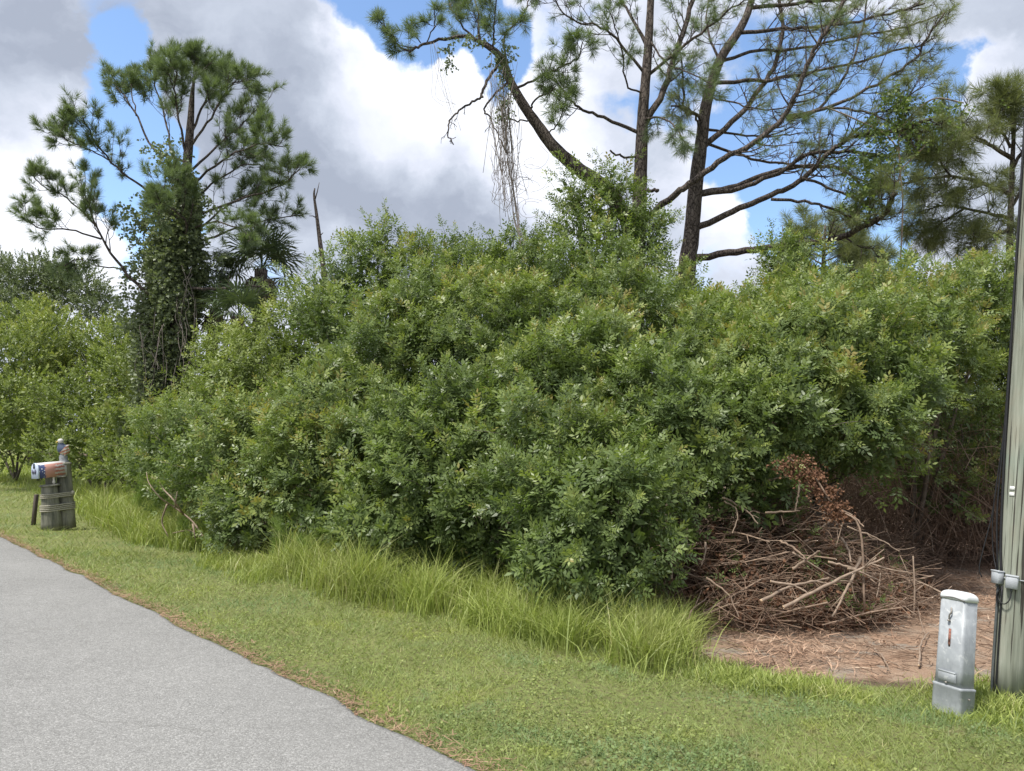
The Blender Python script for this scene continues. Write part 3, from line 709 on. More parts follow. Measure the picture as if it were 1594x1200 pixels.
# --- vine-clad pine at the left
D1 = 18.0
def l1(pts, dd=0.0, **k):
    n = len(pts); pts = [(x, y if y > 150 else 150 - (150 - y) * 0.62) for x, y in pts]; return dict(p=[(x, y, D1 + dd * (i / (n - 1)) ** 1.2) for i, (x, y) in enumerate(pts)], **k)
base1 = at(245, 700, D1); base1 = (base1.x, base1.y, 0)
left_limbs = [
    l1([(262, 490), (243, 469), (190, 417), (152, 356), (126, 283)], -1.5, r=0.085, n=9, t0=0.62, L=0.8),
    l1([(158, 372), (108, 358), (65, 356), (39, 343)], -1.5, r=0.035, n=8, t0=0.3, L=0.55, up=0.15),
    l1([(148, 350), (104, 309), (69, 291), (52, 274)], -0.6, r=0.03, n=8, t0=0.25, L=0.55),
    l1([(195, 420), (150, 413), (121, 404), (100, 415)], -1, r=0.025, n=6, t0=0.4, L=0.5, up=0.1),
    l1([(262, 335), (221, 291), (173, 252), (143, 209), (130, 183)], -1.2, r=0.05, n=10, t0=0.35, L=0.7),
    l1([(175, 252), (135, 232), (105, 218), (90, 208)], -1.6, r=0.025, n=8, t0=0.2, L=0.6),
    l1([(272, 260), (238, 231), (208, 170), (182, 127), (175, 98)], 0.8, r=0.05, n=9, t0=0.5, L=0.6),
    l1([(212, 180), (205, 140), (200, 95)], 1.0, r=0.025, n=5, t0=0.4, L=0.4),
    l1([(285, 270), (269, 248), (258, 183), (240, 120), (243, 95)], 1.2, r=0.05, n=12, t0=0.4, L=0.75),
    l1([(292, 250), (280, 190), (272, 130), (275, 85)], -1.0, r=0.05, n=13, t0=0.35, L=0.75),
    l1([(296, 220), (318, 160), (330, 105), (332, 80)], 0.7, r=0.05, n=13, t0=0.3, L=0.75),
    l1([(296, 240), (329, 183), (355, 130), (372, 110)], -0.7, r=0.05, n=13, t0=0.3, L=0.8),
    l1([(295, 265), (340, 225), (380, 190), (407, 160)], 1.0, r=0.05, n=13, t0=0.3, L=0.8),
    l1([(299, 287), (345, 250), (400, 225), (440, 228)], -1.4, r=0.05, n=13, t0=0.3, L=0.8),
    l1([(296, 320), (340, 280), (385, 255), (425, 262)], 1.6, r=0.045, n=11, t0=0.3, L=0.75),
    l1([(295, 335), (368, 313), (433, 291), (468, 261)], -0.8, r=0.05, n=9, t0=0.45, L=0.55),
    l1([(295, 378), (334, 335), (370, 310), (400, 298)], 1.2, r=0.05, n=10, t0=0.35, L=0.7),
    l1([(297, 392), (368, 356), (416, 343), (468, 335)], 0.5, r=0.045, n=9, t0=0.4, L=0.5, up=0.2),
    l1([(295, 360), (330, 345), (370, 355), (395, 375)], -1.8, r=0.04, n=9, t0=0.4, L=0.6, up=0.1),
    l1([(290, 452), (330, 449), (368, 447), (425, 443)], -1.2, r=0.06, r1=0.02, n=4, t0=0.3, L=0.3, bare=True),
    l1([(283, 400), (290, 350), (262, 320), (240, 318)], -1.8, r=0.04, n=12, t0=0.3, L=0.7),
    l1([(290, 330), (262, 290), (245, 300)], -1.5, r=0.035, n=8, t0=0.3, L=0.6),
    l1([(286, 410), (330, 420), (352, 430)], 1.0, r=0.03, n=6, t0=0.4, L=0.5),
    l1([(299, 120), (303, 95), (303, 72)], 0.0, r=0.03, n=10, t0=0.1, L=0.7),
]
pine('pine_tree', 'tall vine-clad pine standing alone at the left, its crown against the sky', base1,
     [(258, 620, D1), (269, 473, D1), (283, 343, D1), (295, 213, D1), (299, 150, D1), (303, 118, D1)], 0.27, left_limbs, TU_A, 0.88, cap=300, taper=0.94, nf=1.2, tw=1, lf=0.72)
def ivy():
    root = thing('climbing_vine', base1, 'dark climbing vine sheathing the trunk of the pine at the left', 'vine')
    P, D = [], []
    line = [(236, 690, 44), (250, 620, 48), (262, 540, 50), (268, 473, 50), (272, 420, 48), (278, 380, 40), (284, 345, 28), (290, 310, 16), (290, 270, 10)]
    for i in range(len(line) - 1):
        (x0, y0, w0), (x1, y1, w1) = line[i], line[i + 1]
        for k in range(int((y0 - y1) * 14 * (w0 + w1) / 80)):
            u = random.random(); w = 0.74 * (w0 + (w1 - w0) * u) / F_PX * D1; c = at(x0 + (x1 - x0) * u, y0 + (y1 - y0) * u, D1)
            az = rnd(math.pi); rr = w * rnd(0.6, 1.0) ** 0.7 * rnd(0.85, 1.12) * (0.82 + 0.3 * math.sin(az * 3 + c.z * 2.3))
            P.append((c.x + math.cos(az) * rr, c.y + math.sin(az) * rr, c.z)); D.append((math.cos(az), math.sin(az), rnd(-0.9, 0.3)))
    for (x, y, s, n) in ((190, 470, 14, 26), (205, 500, 16, 40), (212, 455, 16, 40), (215, 350, 18, 60), (200, 330, 12, 20), (228, 400, 20, 80), (205, 425, 10, 22), (240, 330, 22, 90), (270, 250, 18, 60), (250, 235, 14, 30), (330, 320, 12, 20), (345, 400, 10, 18)):
        for k in range(n):
            c = at(x + random.gauss(0, s * 0.6), y + random.gauss(0, s * 0.8), D1 + rnd(0.5)); P.append(tuple(c)); D.append((rnd(), rnd(), rnd(-1, 0.2)))
    P = np.array(P) - np.array([[base1[0], base1[1], 0]])
    scatter('foliage', P_IVY, P, np.array(D), 1.25, M['vine'], root)
    mb = MB()
    for k in range(40):
        y = rnd(400, 640); x = 272 - (y - 400) * 0.10 + rnd(42); y2 = y + rnd(50, 150)
        a, b = at(x, y, D1 - 0.5 + rnd(0.3)), at(x - 6 + rnd(14), y2, D1 - 0.75 + rnd(0.2))
        o = Vector(base1); mb.tube(spline([a - o, a.lerp(b, 0.35) + rv(0.2) - o, a.lerp(b, 0.7) + rv(0.2) - o, b - o], 4), 0.006, 4)
    mb.build('dry_tendril', M['grey_vine'], root, kind='stuff')
ivy()

# --- tall pines, right of the middle
DA, DB, DC = 15.5, 16.5, 15.0
def lim(D):
    def f(pts, dd=0.0, d0=0.0, **k):
        n = len(pts); return dict(p=[(x, y, D + d0 + dd * (i / (n - 1)) ** 1.2) for i, (x, y) in enumerate(pts)], **k)
    return f
lA, lB, lC = lim(DA), lim(DB), lim(DC)
bA = at(990, 600, DA); bA = (bA.x, bA.y, 0)
A_limbs = [
    lA([(1013, 195), (1032, 143), (1050, 87), (1071, 26), (1085, -40)], 0.6, r=0.10, r1=0.05, n=8, t0=0.2, L=0.9),
    lA([(1020, 345), (1050, 303), (1080, 280), (1127, 247), (1183, 217), (1226, 173), (1240, 143), (1262, 90), (1290, 40), (1330, -20)], -1.2, d0=-0.5, r=0.095, r1=0.035, n=15, t0=0.35, L=1.1),
    lA([(995, 212), (941, 184), (902, 167), (881, 147), (862, 120)], -0.8, r=0.055, r1=0.015, n=9, t0=0.45, L=0.8, den=.9),
    lA([(1003, 120), (960, 60), (930, 40), (890, 30), (860, -5)], -1.0, r=0.045, n=9, t0=0.3, L=0.9, den=.9),
    lA([(1008, 80), (985, 30), (960, -10), (930, -50)], 0.8, r=0.06, n=5, t0=0.2, L=0.8),
    lA([(1011, 60), (1040, 100), (1070, 112), (1110, 130)], -1.6, r=0.03, n=8, t0=0.2, L=0.6, up=0.0),
    lA([(1003, 180), (1030, 185), (1055, 200), (1062, 215)], -1.8, r=0.035, n=8, t0=0.2, L=0.5, up=-0.2),
    lA([(985, 247), (968, 243), (950, 234)], -0.3, r=0.035, r1=0.02, n=0, bare=True),
    lA([(1000, 297), (1013, 296), (1024, 296)], -0.5, r=0.045, r1=0.035, n=0, bare=True),
    lA([(997, 150), (975, 130), (968, 75), (950, 20)], -1.5, r=0.03, n=7, t0=0.4, L=0.6),
    lA([(1040, 120), (1080, 60), (1130, 20), (1180, -10)], -1.4, r=0.05, n=9, t0=0.2, L=0.9),
]
pine('pine_tree', 'straight tall pine rising from the middle of the thicket and out of frame', bA,
     [(990, 470, DA), (995, 329, DA), (998, 243, DA), (1001, 173, DA), (1008, 87, DA), (1013, 0, DA), (1020, -160, DA)], 0.20, A_limbs, TU_B, 0.70, hang=0.3, cap=300, upb=0.15, lf=0.8, nf=1.4, tw=1, tden=0.7)
bC = at(1000, 560, DC); bC = (bC.x, bC.y, 0)
C_limbs = [
    lC([(781, 91), (746, 65), (712, 56), (664, 67), (645, 76), (631, 78), (612, 60), (592, 24)], -0.8, r=0.055, r1=0.012, n=9, t0=0.55, L=0.42, up=0.25),
    lC([(803, 134), (837, 121), (872, 104), (898, 91), (907, 65)], -1.0, r=0.035, n=9, t0=0.3, L=0.55, up=0.15),
    lC([(746, 65), (745, 30), (735, -20)], 0.5, r=0.04, n=9, t0=0.1, L=0.6),
    lC([(766, 80), (770, 40), (772, -10)], -0.8, r=0.03, n=8, t0=0.1, L=0.5),
    lC([(790, 110), (785, 60), (815, 20), (830, -20)], 0.8, r=0.03, n=8, t0=0.3, L=0.5),
    lC([(664, 67), (676, 40), (676, 15)], -0.7, r=0.016, n=3, t0=0.2, L=0.25),
    lC([(655, 67), (640, 45), (636, 38)], -0.3, r=0.014, n=2, t0=0.2, L=0.2),
    lC([(715, 56), (712, 30), (700, 5)], 0.4, r=0.03, n=8, t0=0.1, L=0.45),
    lC([(826, 186), (805, 188), (790, 184)], -0.4, r=0.022, r1=0.014, n=0, bare=True),
    lC([(764, 100), (758, 125), (751, 147), (748, 153), (725, 165), (703, 182), (697, 205), (706, 225)], -0.5, r=0.045, r1=0.012, n=7, t0=0.55, L=0.35, up=-0.5, tw=2, bare=True),
    lC([(749, 150), (755, 168), (764, 186), (777, 215), (790, 240)], -0.3, r=0.03, r1=0.010, n=6, t0=0.3, L=0.4, up=-0.5, tw=2, bare=True),
    lC([(820, 175), (835, 155), (862, 140), (880, 150)], -0.8, r=0.03, n=7, t0=0.3, L=0.45),
    lC([(850, 215), (870, 190), (880, 160)], -0.8, r=0.02, n=4, t0=0.4, L=0.35),
]
rootC = pine('leaning_pine_tree', 'pine leaning far left over the thicket, its top bent down with dead vines', bC,
     [(985, 400, DC), (963, 323, DC), (933, 286, DC), (902, 264, DC), (863, 230, DC), (837, 195, DC), (816, 165, DC), (794, 126, DC), (781, 91, DC), (760, 72, DC), (746, 65, DC)], 0.19, C_limbs, TU_B, 0.78, hang=0.1, cap=300, upb=0.2, lf=0.85)
bB = at(1062, 560, DB); bB = (bB.x, bB.y, 0)
B_limbs = [
    lB([(1083, 412), (1148, 392), (1213, 384), (1278, 375), (1322, 364), (1374, 334), (1395, 300)], -2.4, r=0.12, r1=0.05, n=10, t0=0.55, L=0.9),
    lB([(1086, 364), (1140, 329), (1192, 306), (1235, 288), (1270, 260), (1300, 230), (1335, 212), (1404, 199), (1450, 185)], -2.0, r=0.11, r1=0.035, n=13, t0=0.4, L=1.0),
    lB([(1092, 299), (1148, 288), (1213, 264), (1257, 260), (1309, 262), (1352, 303)], 1.5, r=0.10, r1=0.03, n=10, t0=0.4, L=0.9, up=0.1),
    lB([(1098, 310), (1150, 293), (1213, 268), (1262, 240), (1330, 238), (1395, 245)], -1.2, r=0.09, r1=0.03, n=10, t0=0.4, L=0.9, up=0.1),
    lB([(1096, 235), (1148, 182), (1183, 139), (1205, 100), (1218, 52), (1213, -20)], 0.8, r=0.10, r1=0.04, n=12, t0=0.25, L=1.0),
    lB([(1200, 310), (1250, 314), (1283, 321), (1339, 342), (1370, 350)], -1.0, d0=-0.9, r=0.05, r1=0.02, n=6, t0=0.4, L=0.6, den=.5),
    lB([(1100, 225), (1170, 247), (1235, 256), (1300, 262), (1360, 290)], 0.6, r=0.05, r1=0.02, n=11, t0=0.2, L=0.8, bare=True),
    lB([(1245, 276), (1300, 295), (1343, 312), (1380, 310)], -0.8, d0=-0.8, r=0.045, r1=0.02, n=6, t0=0.3, L=0.6, den=.6),
    lB([(1225, 186), (1300, 165), (1365, 130), (1421, 95), (1439, 65), (1470, 20)], -0.6, d0=-0.8, r=0.06, r1=0.02, n=13, t0=0.3, L=0.8),
    lB([(1228, 180), (1274, 169), (1317, 113), (1339, 56), (1352, -10)], 1.0, d0=-0.6, r=0.055, r1=0.02, n=12, t0=0.2, L=0.8),
    lB([(1148, 143), (1190, 125), (1235, 117), (1313, 102), (1390, 80), (1440, 70)], 0.6, r=0.07, r1=0.02, n=14, t0=0.2, L=0.9),
    lB([(1155, 50), (1220, 45), (1290, 40), (1370, 25), (1440, 5)], -1.4, r=0.07, r1=0.02, n=14, t0=0.15, L=0.9),
    lB([(1127, 100), (1180, 80), (1250, 75), (1330, 55), (1400, 45), (1470, 20)], 1.8, r=0.06, r1=0.02, n=14, t0=0.2, L=0.9),
    lB([(1165, 15), (1240, 5), (1330, -5), (1420, -15), (1500, -10)], 0.5, r=0.07, r1=0.02, n=14, t0=0.15, L=0.9),
    lB([(1085, 185), (1070, 170), (1045, 165)], -1.2, r=0.05, r1=0.02, n=7, t0=0.3, L=0.5, up=-0.2),
    lB([(1089, 210), (1082, 180), (1066, 172), (1062, 110), (1055, 50)], -1.0, r=0.05, n=9, t0=0.3, L=0.7),
    lB([(1280, 168), (1343, 173), (1400, 199), (1425, 230)], -1.4, d0=-0.5, r=0.04, r1=0.015, n=9, t0=0.3, L=0.7, bare=True),
    lB([(1105, 150), (1140, 160), (1190, 170), (1260, 160)], -1.6, r=0.035, n=9, t0=0.3, L=0.7, up=0.0),
    lB([(1094, 204), (1150, 210), (1205, 212), (1270, 205)], 1.8, r=0.05, n=9, t0=0.3, L=0.9, bare=True),
    lB([(1320, 215), (1360, 180), (1400, 160), (1440, 130)], -0.8, d0=-1.2, r=0.035, n=10, t0=0.2, L=0.7),
    lB([(1120, 90), (1100, 40), (1110, -30)], 0.8, r=0.05, n=8, t0=0.2, L=0.8),
]
pine('forked_pine_tree', 'dark pine with long bare limbs sweeping right, right of the straight pine', bB,
     [(1068, 450, DB), (1076, 370, DB), (1083, 290, DB), (1092, 220, DB), (1100, 160, DB), (1120, 95, DB), (1153, 43, DB), (1170, 0, DB), (1200, -120, DB)], 0.215, B_limbs, TU_C, 0.74, hang=0.45, cap=300, upb=0.25, lf=0.72, nf=1.6, tw=2, tden=0.6)
# right hand group
DR = 17.5; lR = lim(DR)
bR = at(1570, 600, DR); bR = (bR.x, bR.y, 0)
R_limbs = [
    lR([(1576, 250), (1540, 225), (1500, 200), (1470, 180)], -1.0, r=0.06, n=14, t0=0.2, L=0.9),
    lR([(1574, 300), (1530, 285), (1480, 275), (1430, 280), (1400, 290)], -1.5, r=0.06, n=18, t0=0.15, L=1.0, up=0.0),
    lR([(1574, 340), (1530, 330), (1470, 320), (1420, 335)], -0.5, r=0.05, n=16, t0=0.15, L=0.9, up=0.0),
    lR([(1578, 220), (1575, 180), (1560, 140)], -0.5, r=0.05, n=12, t0=0.1, L=0.7),
    lR([(1540, 225), (1555, 190), (1560, 160)], -0.5, r=0.04, n=10, t0=0.1, L=0.6),
    lR([(1578, 260), (1600, 220), (1630, 190)], -0.5, r=0.05, n=12, t0=0.1, L=0.8),
    lR([(1574, 330), (1600, 290), (1640, 270)], 0.5, r=0.05, n=12, t0=0.1, L=0.8),
    lR([(1574, 360), (1540, 370), (1500, 380)], -0.7, r=0.04, n=12, t0=0.2, L=0.7, up=0.0),
    lR([(1500, 205), (1470, 230), (1440, 260)], -0.6, r=0.03, n=12, t0=0.1, L=0.7, up=0.0),
    lR([(1575, 390), (1590, 360), (1610, 350)], 0.0, r=0.04, n=8, t0=0.2, L=0.7),
    lR([(1480, 275), (1450, 235), (1420, 225)], -0.6, d0=-0.8, r=0.03, n=12, t0=0.1, L=0.7, up=0.1),
    lR([(1500, 325), (1460, 350), (1430, 370)], -0.4, r=0.03, n=12, t0=0.1, L=0.7, up=0.0),
]
pine('pine_tree', 'drooping olive-needled pine at the right edge, behind the utility pole', bR,
     [(1572, 450, DR), (1573, 340, DR), (1577, 230, DR), (1582, 150, DR)], 0.11, R_limbs, TU_C, 1.1, hang=0.6, cap=300, upb=0.2, nf=1.6, tw=1)
DF = 32; lF = lim(DF)
def farpine(px, top, w, label):
    b = at(px, 600, DF); b = (b.x, b.y, 0); L = []
    for k in range(16):
        y = top + 12 + k * 5; sx = (-1) ** k * w * rnd(0.5, 1.0)
        L.append(lF([(px, y + 12), (px + sx * 0.6, y + 2), (px + sx, y - 4 + rnd(4))], rnd(2.5), r=0.05, n=7, t0=0.3, L=1.1, tw=2))
    pine('pine_tree', label, b, [(px, 470, DF), (px, 400, DF), (px + 3, top + 8, DF)], 0.16, L, TU_C, 1.5, cap=300, hang=0.25)
farpine(1282, 343, 52, 'small distant pine with a flat rounded crown, seen under the longest bare limb')
farpine(1345, 395, 30, 'smaller distant pine half hidden behind the right side of the thicket')
def dead_needles():   # rust-brown clusters caught in the forked pine and the pine at the edge
    pass
# vine leaves in the forked pine
def tree_vines():
    root = thing('climbing_vine', (at(1380, 300, 14.8).x, 14.8, 0), 'leafy vine trailing through the limbs of the forked pine, at the right', 'vine')
    P, D = [], []
    for (x, y, sx, sy, n) in ((1395, 150, 16, 16, 60), (1405, 165, 10, 12, 40), (1365, 205, 26, 14, 60), (1345, 250, 26, 20, 80), (1380, 250, 22, 30, 90), (1350, 290, 20, 18, 60), (1410, 190, 30, 8, 50), (1450, 165, 40, 6, 40), (1340, 320, 22, 16, 50), (1480, 190, 20, 18, 40), (1420, 215, 16, 16, 40), (1230, 395, 14, 24, 40), (1240, 430, 20, 20, 60)):
        for k in range(n):
            P.append(tuple(at(x + random.gauss(0, sx * .7), y + random.gauss(0, sy * .7), 14.8 + rnd(0.5)))); D.append((rnd(), rnd(), rnd(-1, 0.4)))
    # stem down to the ground
    scatter('foliage', P_IVY, np.array(P) - np.array([[root.location.x, root.location.y, 0]]), np.array(D), 1.0, M['pepper'], root)
    mb = MB(); o = root.location
    for pts in (((1380, 330), (1402, 262), (1385, 215), (1330, 185), (1284, 166)), ((1400, 440), (1405, 320), (1400, 250), (1404, 200), (1450, 155), (1500, 160)), ((1404, 262), (1440, 225), (1425, 215))):
        mb.tube(spline([at(x, y, 14.8) - o for x, y in pts], 6), 0.016, 5)
    mb.build('vine_stem', M['pale_twig'], root)
tree_vines()
def hanging_vines():
    root = thing('hanging_vine', (at(795, 200, 14.6).x, 14.6, 0), 'curtain of dry grey vines hanging from the bent top of the leaning pine', 'vine')
    o = Vector(root.location); mb = MB()
    for k in range(85):
        x0 = random.gauss(783, 13); y0 = rnd(80, 190); x1 = 778 + (y0 - 60) * 0.1 + random.gauss(0, 12); y1 = min(360, y0 + rnd(60, 190)); dz = 14.6 + rnd(0.3)
        pts = [at(x0, y0, dz), at((x0 + x1) / 2 + rnd(10), (y0 + y1) / 2, dz + rnd(0.1)), at(x1 + rnd(6), y1, dz + rnd(0.1))]
        if rnd(0, 1) < 0.3: pts.append(at(x1 + rnd(26), y1 - rnd(5, 30), dz))
        mb.tube(spline([p - o for p in pts], 5), rnd(0.003, 0.0065), 4)
    for k in range(9):
        x = 786 + rnd(4); mb.tube(spline([at(x, 130, 14.6) - o, at(x + 8 + rnd(4), 240, 14.6) - o, at(803 + rnd(5), 330, 14.5) - o, at(812 + rnd(4), 380 + rnd(10), 14.4) - o, at(815 + rnd(4), 440 + rnd(25), 14.3) - o], 6), 0.008, 4)
    for k in range(26):
        x, y = rnd(765, 830), rnd(240, 345); c = at(x, y, 14.5) - o; r = rnd(0.1, 0.35)
        a0 = rnd(math.pi); mb.tube([c + Vector((math.cos(a0 + i * 0.45) * r, rnd(0.05), math.sin(a0 + i * 0.45) * r * 0.8)) for i in range(8)], 0.004, 3)
    for k in range(7):
        x = 668 + rnd(14); mb.tube(spline([at(x, 66, 14.4) - o, at(x + 10 + rnd(8), 110 + rnd(10), 14.4) - o, at(x + 12 + rnd(16), 150, 14.4) - o, at(x + 25 + rnd(15), 175 + rnd(30), 14.4) - o], 5), 0.0035, 3)
    mb.build('vine_strands', M['grey_vine'], root, kind='stuff')
    P = [tuple(at(random.gauss(x, s), random.gauss(y, s2), 14.5) - o) for (x, y, s, s2, n) in ((779, 88, 8, 8, 50), (700, 76, 4, 2.5, 10), (700, 97, 3, 4, 12), (788, 125, 5, 18, 26), (786, 165, 4, 14, 22), (785, 183, 6, 3, 10), (735, 62, 16, 4, 30)) for _ in range(n)]
    scatter('foliage', P_IVY, np.array(P), np.array([(rnd(), rnd(), rnd(-1, 0.2)) for _ in P]), 0.85, M['vine'], root)
hanging_vines()
def snag():
    b = at(505, 560, 17); root = Vector((b.x, b.y, 0)); mb = MB()
    pts = [at(505, 470, 17), at(503, 415, 17), (at(498, 375, 17)), at(493, 335, 17), at(489, 305, 17), at(490, 293, 17)]
    mb.tube(spline([root] + pts, 4), [0.085 - 0.07 * i / 24 for i in range(25)], 7)
    mb.tube([at(490, 312, 17), at(494, 298, 17), at(497, 284, 17)], [0.018, 0.012, 0.006], 5)
    mb.tube([at(494, 340, 17), at(487, 336, 17), at(481, 336, 17)], [0.016, 0.012, 0.006], 5)
    mb.tube([at(497, 368, 17), at(503, 362, 17)], [0.018, 0.008], 5)
    mb.tube([at(503, 410, 17), at(509, 402, 17)], [0.018, 0.008], 5)
    o = mb.build('dead_snag', M['bark'], None, loc=root)
    put_props(o, 'thin bare dead trunk sticking up from the thicket, right of the palm', 'dead tree')
snag()

# ------------------------------------------------------------------ palms
def palm(label, px, py, dist, trunk_r, nf, fs, deadn, spread):
    c = at(px, py, dist); root = thing('cabbage_palm', (c.x, c.y, 0), label, 'palm')
    mb = MB(); h = c.z
    mb.tube([(rnd(0.03), rnd(0.03), h * i / 12 - 0.03) for i in range(13)], [trunk_r * (1.05 - 0.1 * (i % 2)) for i in range(13)], 10)
    mb.build('trunk', M['bark'], root)
    for k in range(nf + deadn):
        dead = k >= nf
        az = k * 2.4 + rnd(0.3); el = rnd(-0.9, -1.35) if dead else R(80 - 95 * (k / nf) + rnd(8))
        d = Vector((math.cos(az) * math.cos(el), math.sin(az) * math.cos(el), math.sin(el))); pl = fs * rnd(0.75, 1.0) * (0.6 if dead else 1)
        s = Vector((0, 0, h)); hub = s + d * pl * 0.6 + Vector((0, 0, -0.03))
        V, Fc, T = [], [], []
        lat = d.cross(Vector((0, 0, 1))); lat = lat.normalized() if lat.length > .1 else Vector((1, 0, 0)); nrm = lat.cross(d)
        def quad(a, b, cc, dd, t):
            q = len(V); V.extend([tuple(a), tuple(b), tuple(cc), tuple(dd)]); Fc.append((q, q + 1, q + 2, q + 3)); T.extend([t] * 4)
        w = lat * 0.018; quad(s - w, s + w, hub + w, hub - w, 0.4)
        ns = 26
        for j in range(ns):
            a = R(-125 + 250 * j / (ns - 1)); ld = (d * math.cos(a) + lat * math.sin(a) + nrm * rnd(0.12) - Vector((0, 0, 0.12))).normalized()
            L = pl * 0.8 * (1 - 0.3 * abs(a) / 2.2) * rnd(0.85, 1.1); wv = ld.cross(nrm).normalized() * 0.022 * fs
            m1 = hub + ld * L * 0.6; tip = hub + ld * L - Vector((0, 0, L * rnd(0.1, 0.35))); t = rnd(0.3, 0.8)
            quad(hub, m1 + wv, tip, m1 - wv, t)
        me = npmesh('frond', V, np.array(Fc).ravel(), [4] * len(Fc), M['palm_dead' if dead else 'palm'], np.clip(T, 0, 1))
        o = link('frond', me, root)
        if dead: o['label'] = 'dry brown hanging frond'
palm('taller cabbage palm beside the bare limb of the vine-clad pine', 408, 418, 19, 0.16, 20, 1.25, 12, 1)
palm('lower cabbage palm half buried in the thicket, right of the vine-clad trunk', 372, 492, 17, 0.15, 18, 1.0, 8, 1)
palm('short palm with yellowing fronds next to the vine-clad trunk', 335, 478, 18.5, 0.14, 14, 0.9, 8, 1)

# ------------------------------------------------------------------ grass
TH = [(20, 702), (150, 720), (235, 775), (330, 840), (400, 872), (640, 890), (850, 930), (930, 1000), (1060, 1000), (1130, 1030), (1260, 1052), (1380, 1062), (1640, 1055), (2300, 1100)]
LAWN = [gnd(*p) for p in TH] + [E1 - ED * 12, E0 + ED * 60, E0 + ED * 60 + EN * 10]
def blades(name, P, h, w, bend, m, tint, lean=None, segs=2, label=None, jitter=0.5):
    N = len(P); az = rng.uniform(0, 2 * np.pi, N)
    if lean is not None: az = np.where(rng.random(N) < jitter, az, lean + rng.normal(0, 0.6, N))
    fd = np.stack([np.cos(az), np.sin(az), np.zeros(N)], 1); sa = rng.uniform(0, 2 * np.pi, N)
    sd = np.stack([np.cos(sa), np.sin(sa), np.zeros(N)], 1)
    K = 2 * segs + 1; V = np.zeros((N, K, 3)); up = np.array([0, 0, 1.0])
    for s in range(segs + 1):
        u = s / segs
        c = P + fd * (h * bend * u ** 1.8)[:, None] + up[None] * (h * (u - 0.32 * bend * u ** 2.4))[:, None]
        ww = (w * (1 - 0.75 * u) * 0.5)[:, None] * sd
        if s < segs: V[:, 2 * s] = c - ww; V[:, 2 * s + 1] = c + ww
        else: V[:, 2 * s] = c
    b = (np.arange(N) * K)[:, None]; loops = []; sizes = []
    for s in range(segs - 1):
        loops.append(b + np.array([[2 * s, 2 * s + 1, 2 * s + 3, 2 * s + 2]])); sizes.append(4)
    loops.append(b + np.array([[2 * segs - 2, 2 * segs - 1, 2 * segs]])); sizes.append(3)
    L = np.concatenate(loops, axis=1).ravel(); Sz = np.tile(sizes, N)
    me = npmesh(name, V.reshape(-1, 3), L, Sz, m, np.clip(np.repeat(tint, K), 0, 1))
    return link(name, me, None, 'stuff')
def sample_ground(n, box, dref, pw, poly=None, spoly=None):
    x = rng.uniform(box[0], box[1], n); y = rng.uniform(box[2], box[3], n); d = np.hypot(x, y)
    k = rng.random(n) < np.minimum(1, (dref / d) ** pw)
    k &= (np.abs(x / np.maximum(y, 0.1)) < 0.80)
    x, y = x[k], y[k]; P = np.stack([x, y, np.zeros(len(x))], 1)
    if poly is not None: k = in_poly(P, poly); P = P[k]
    P[:, 2] = relief(P[:, 0], P[:, 1]); return P
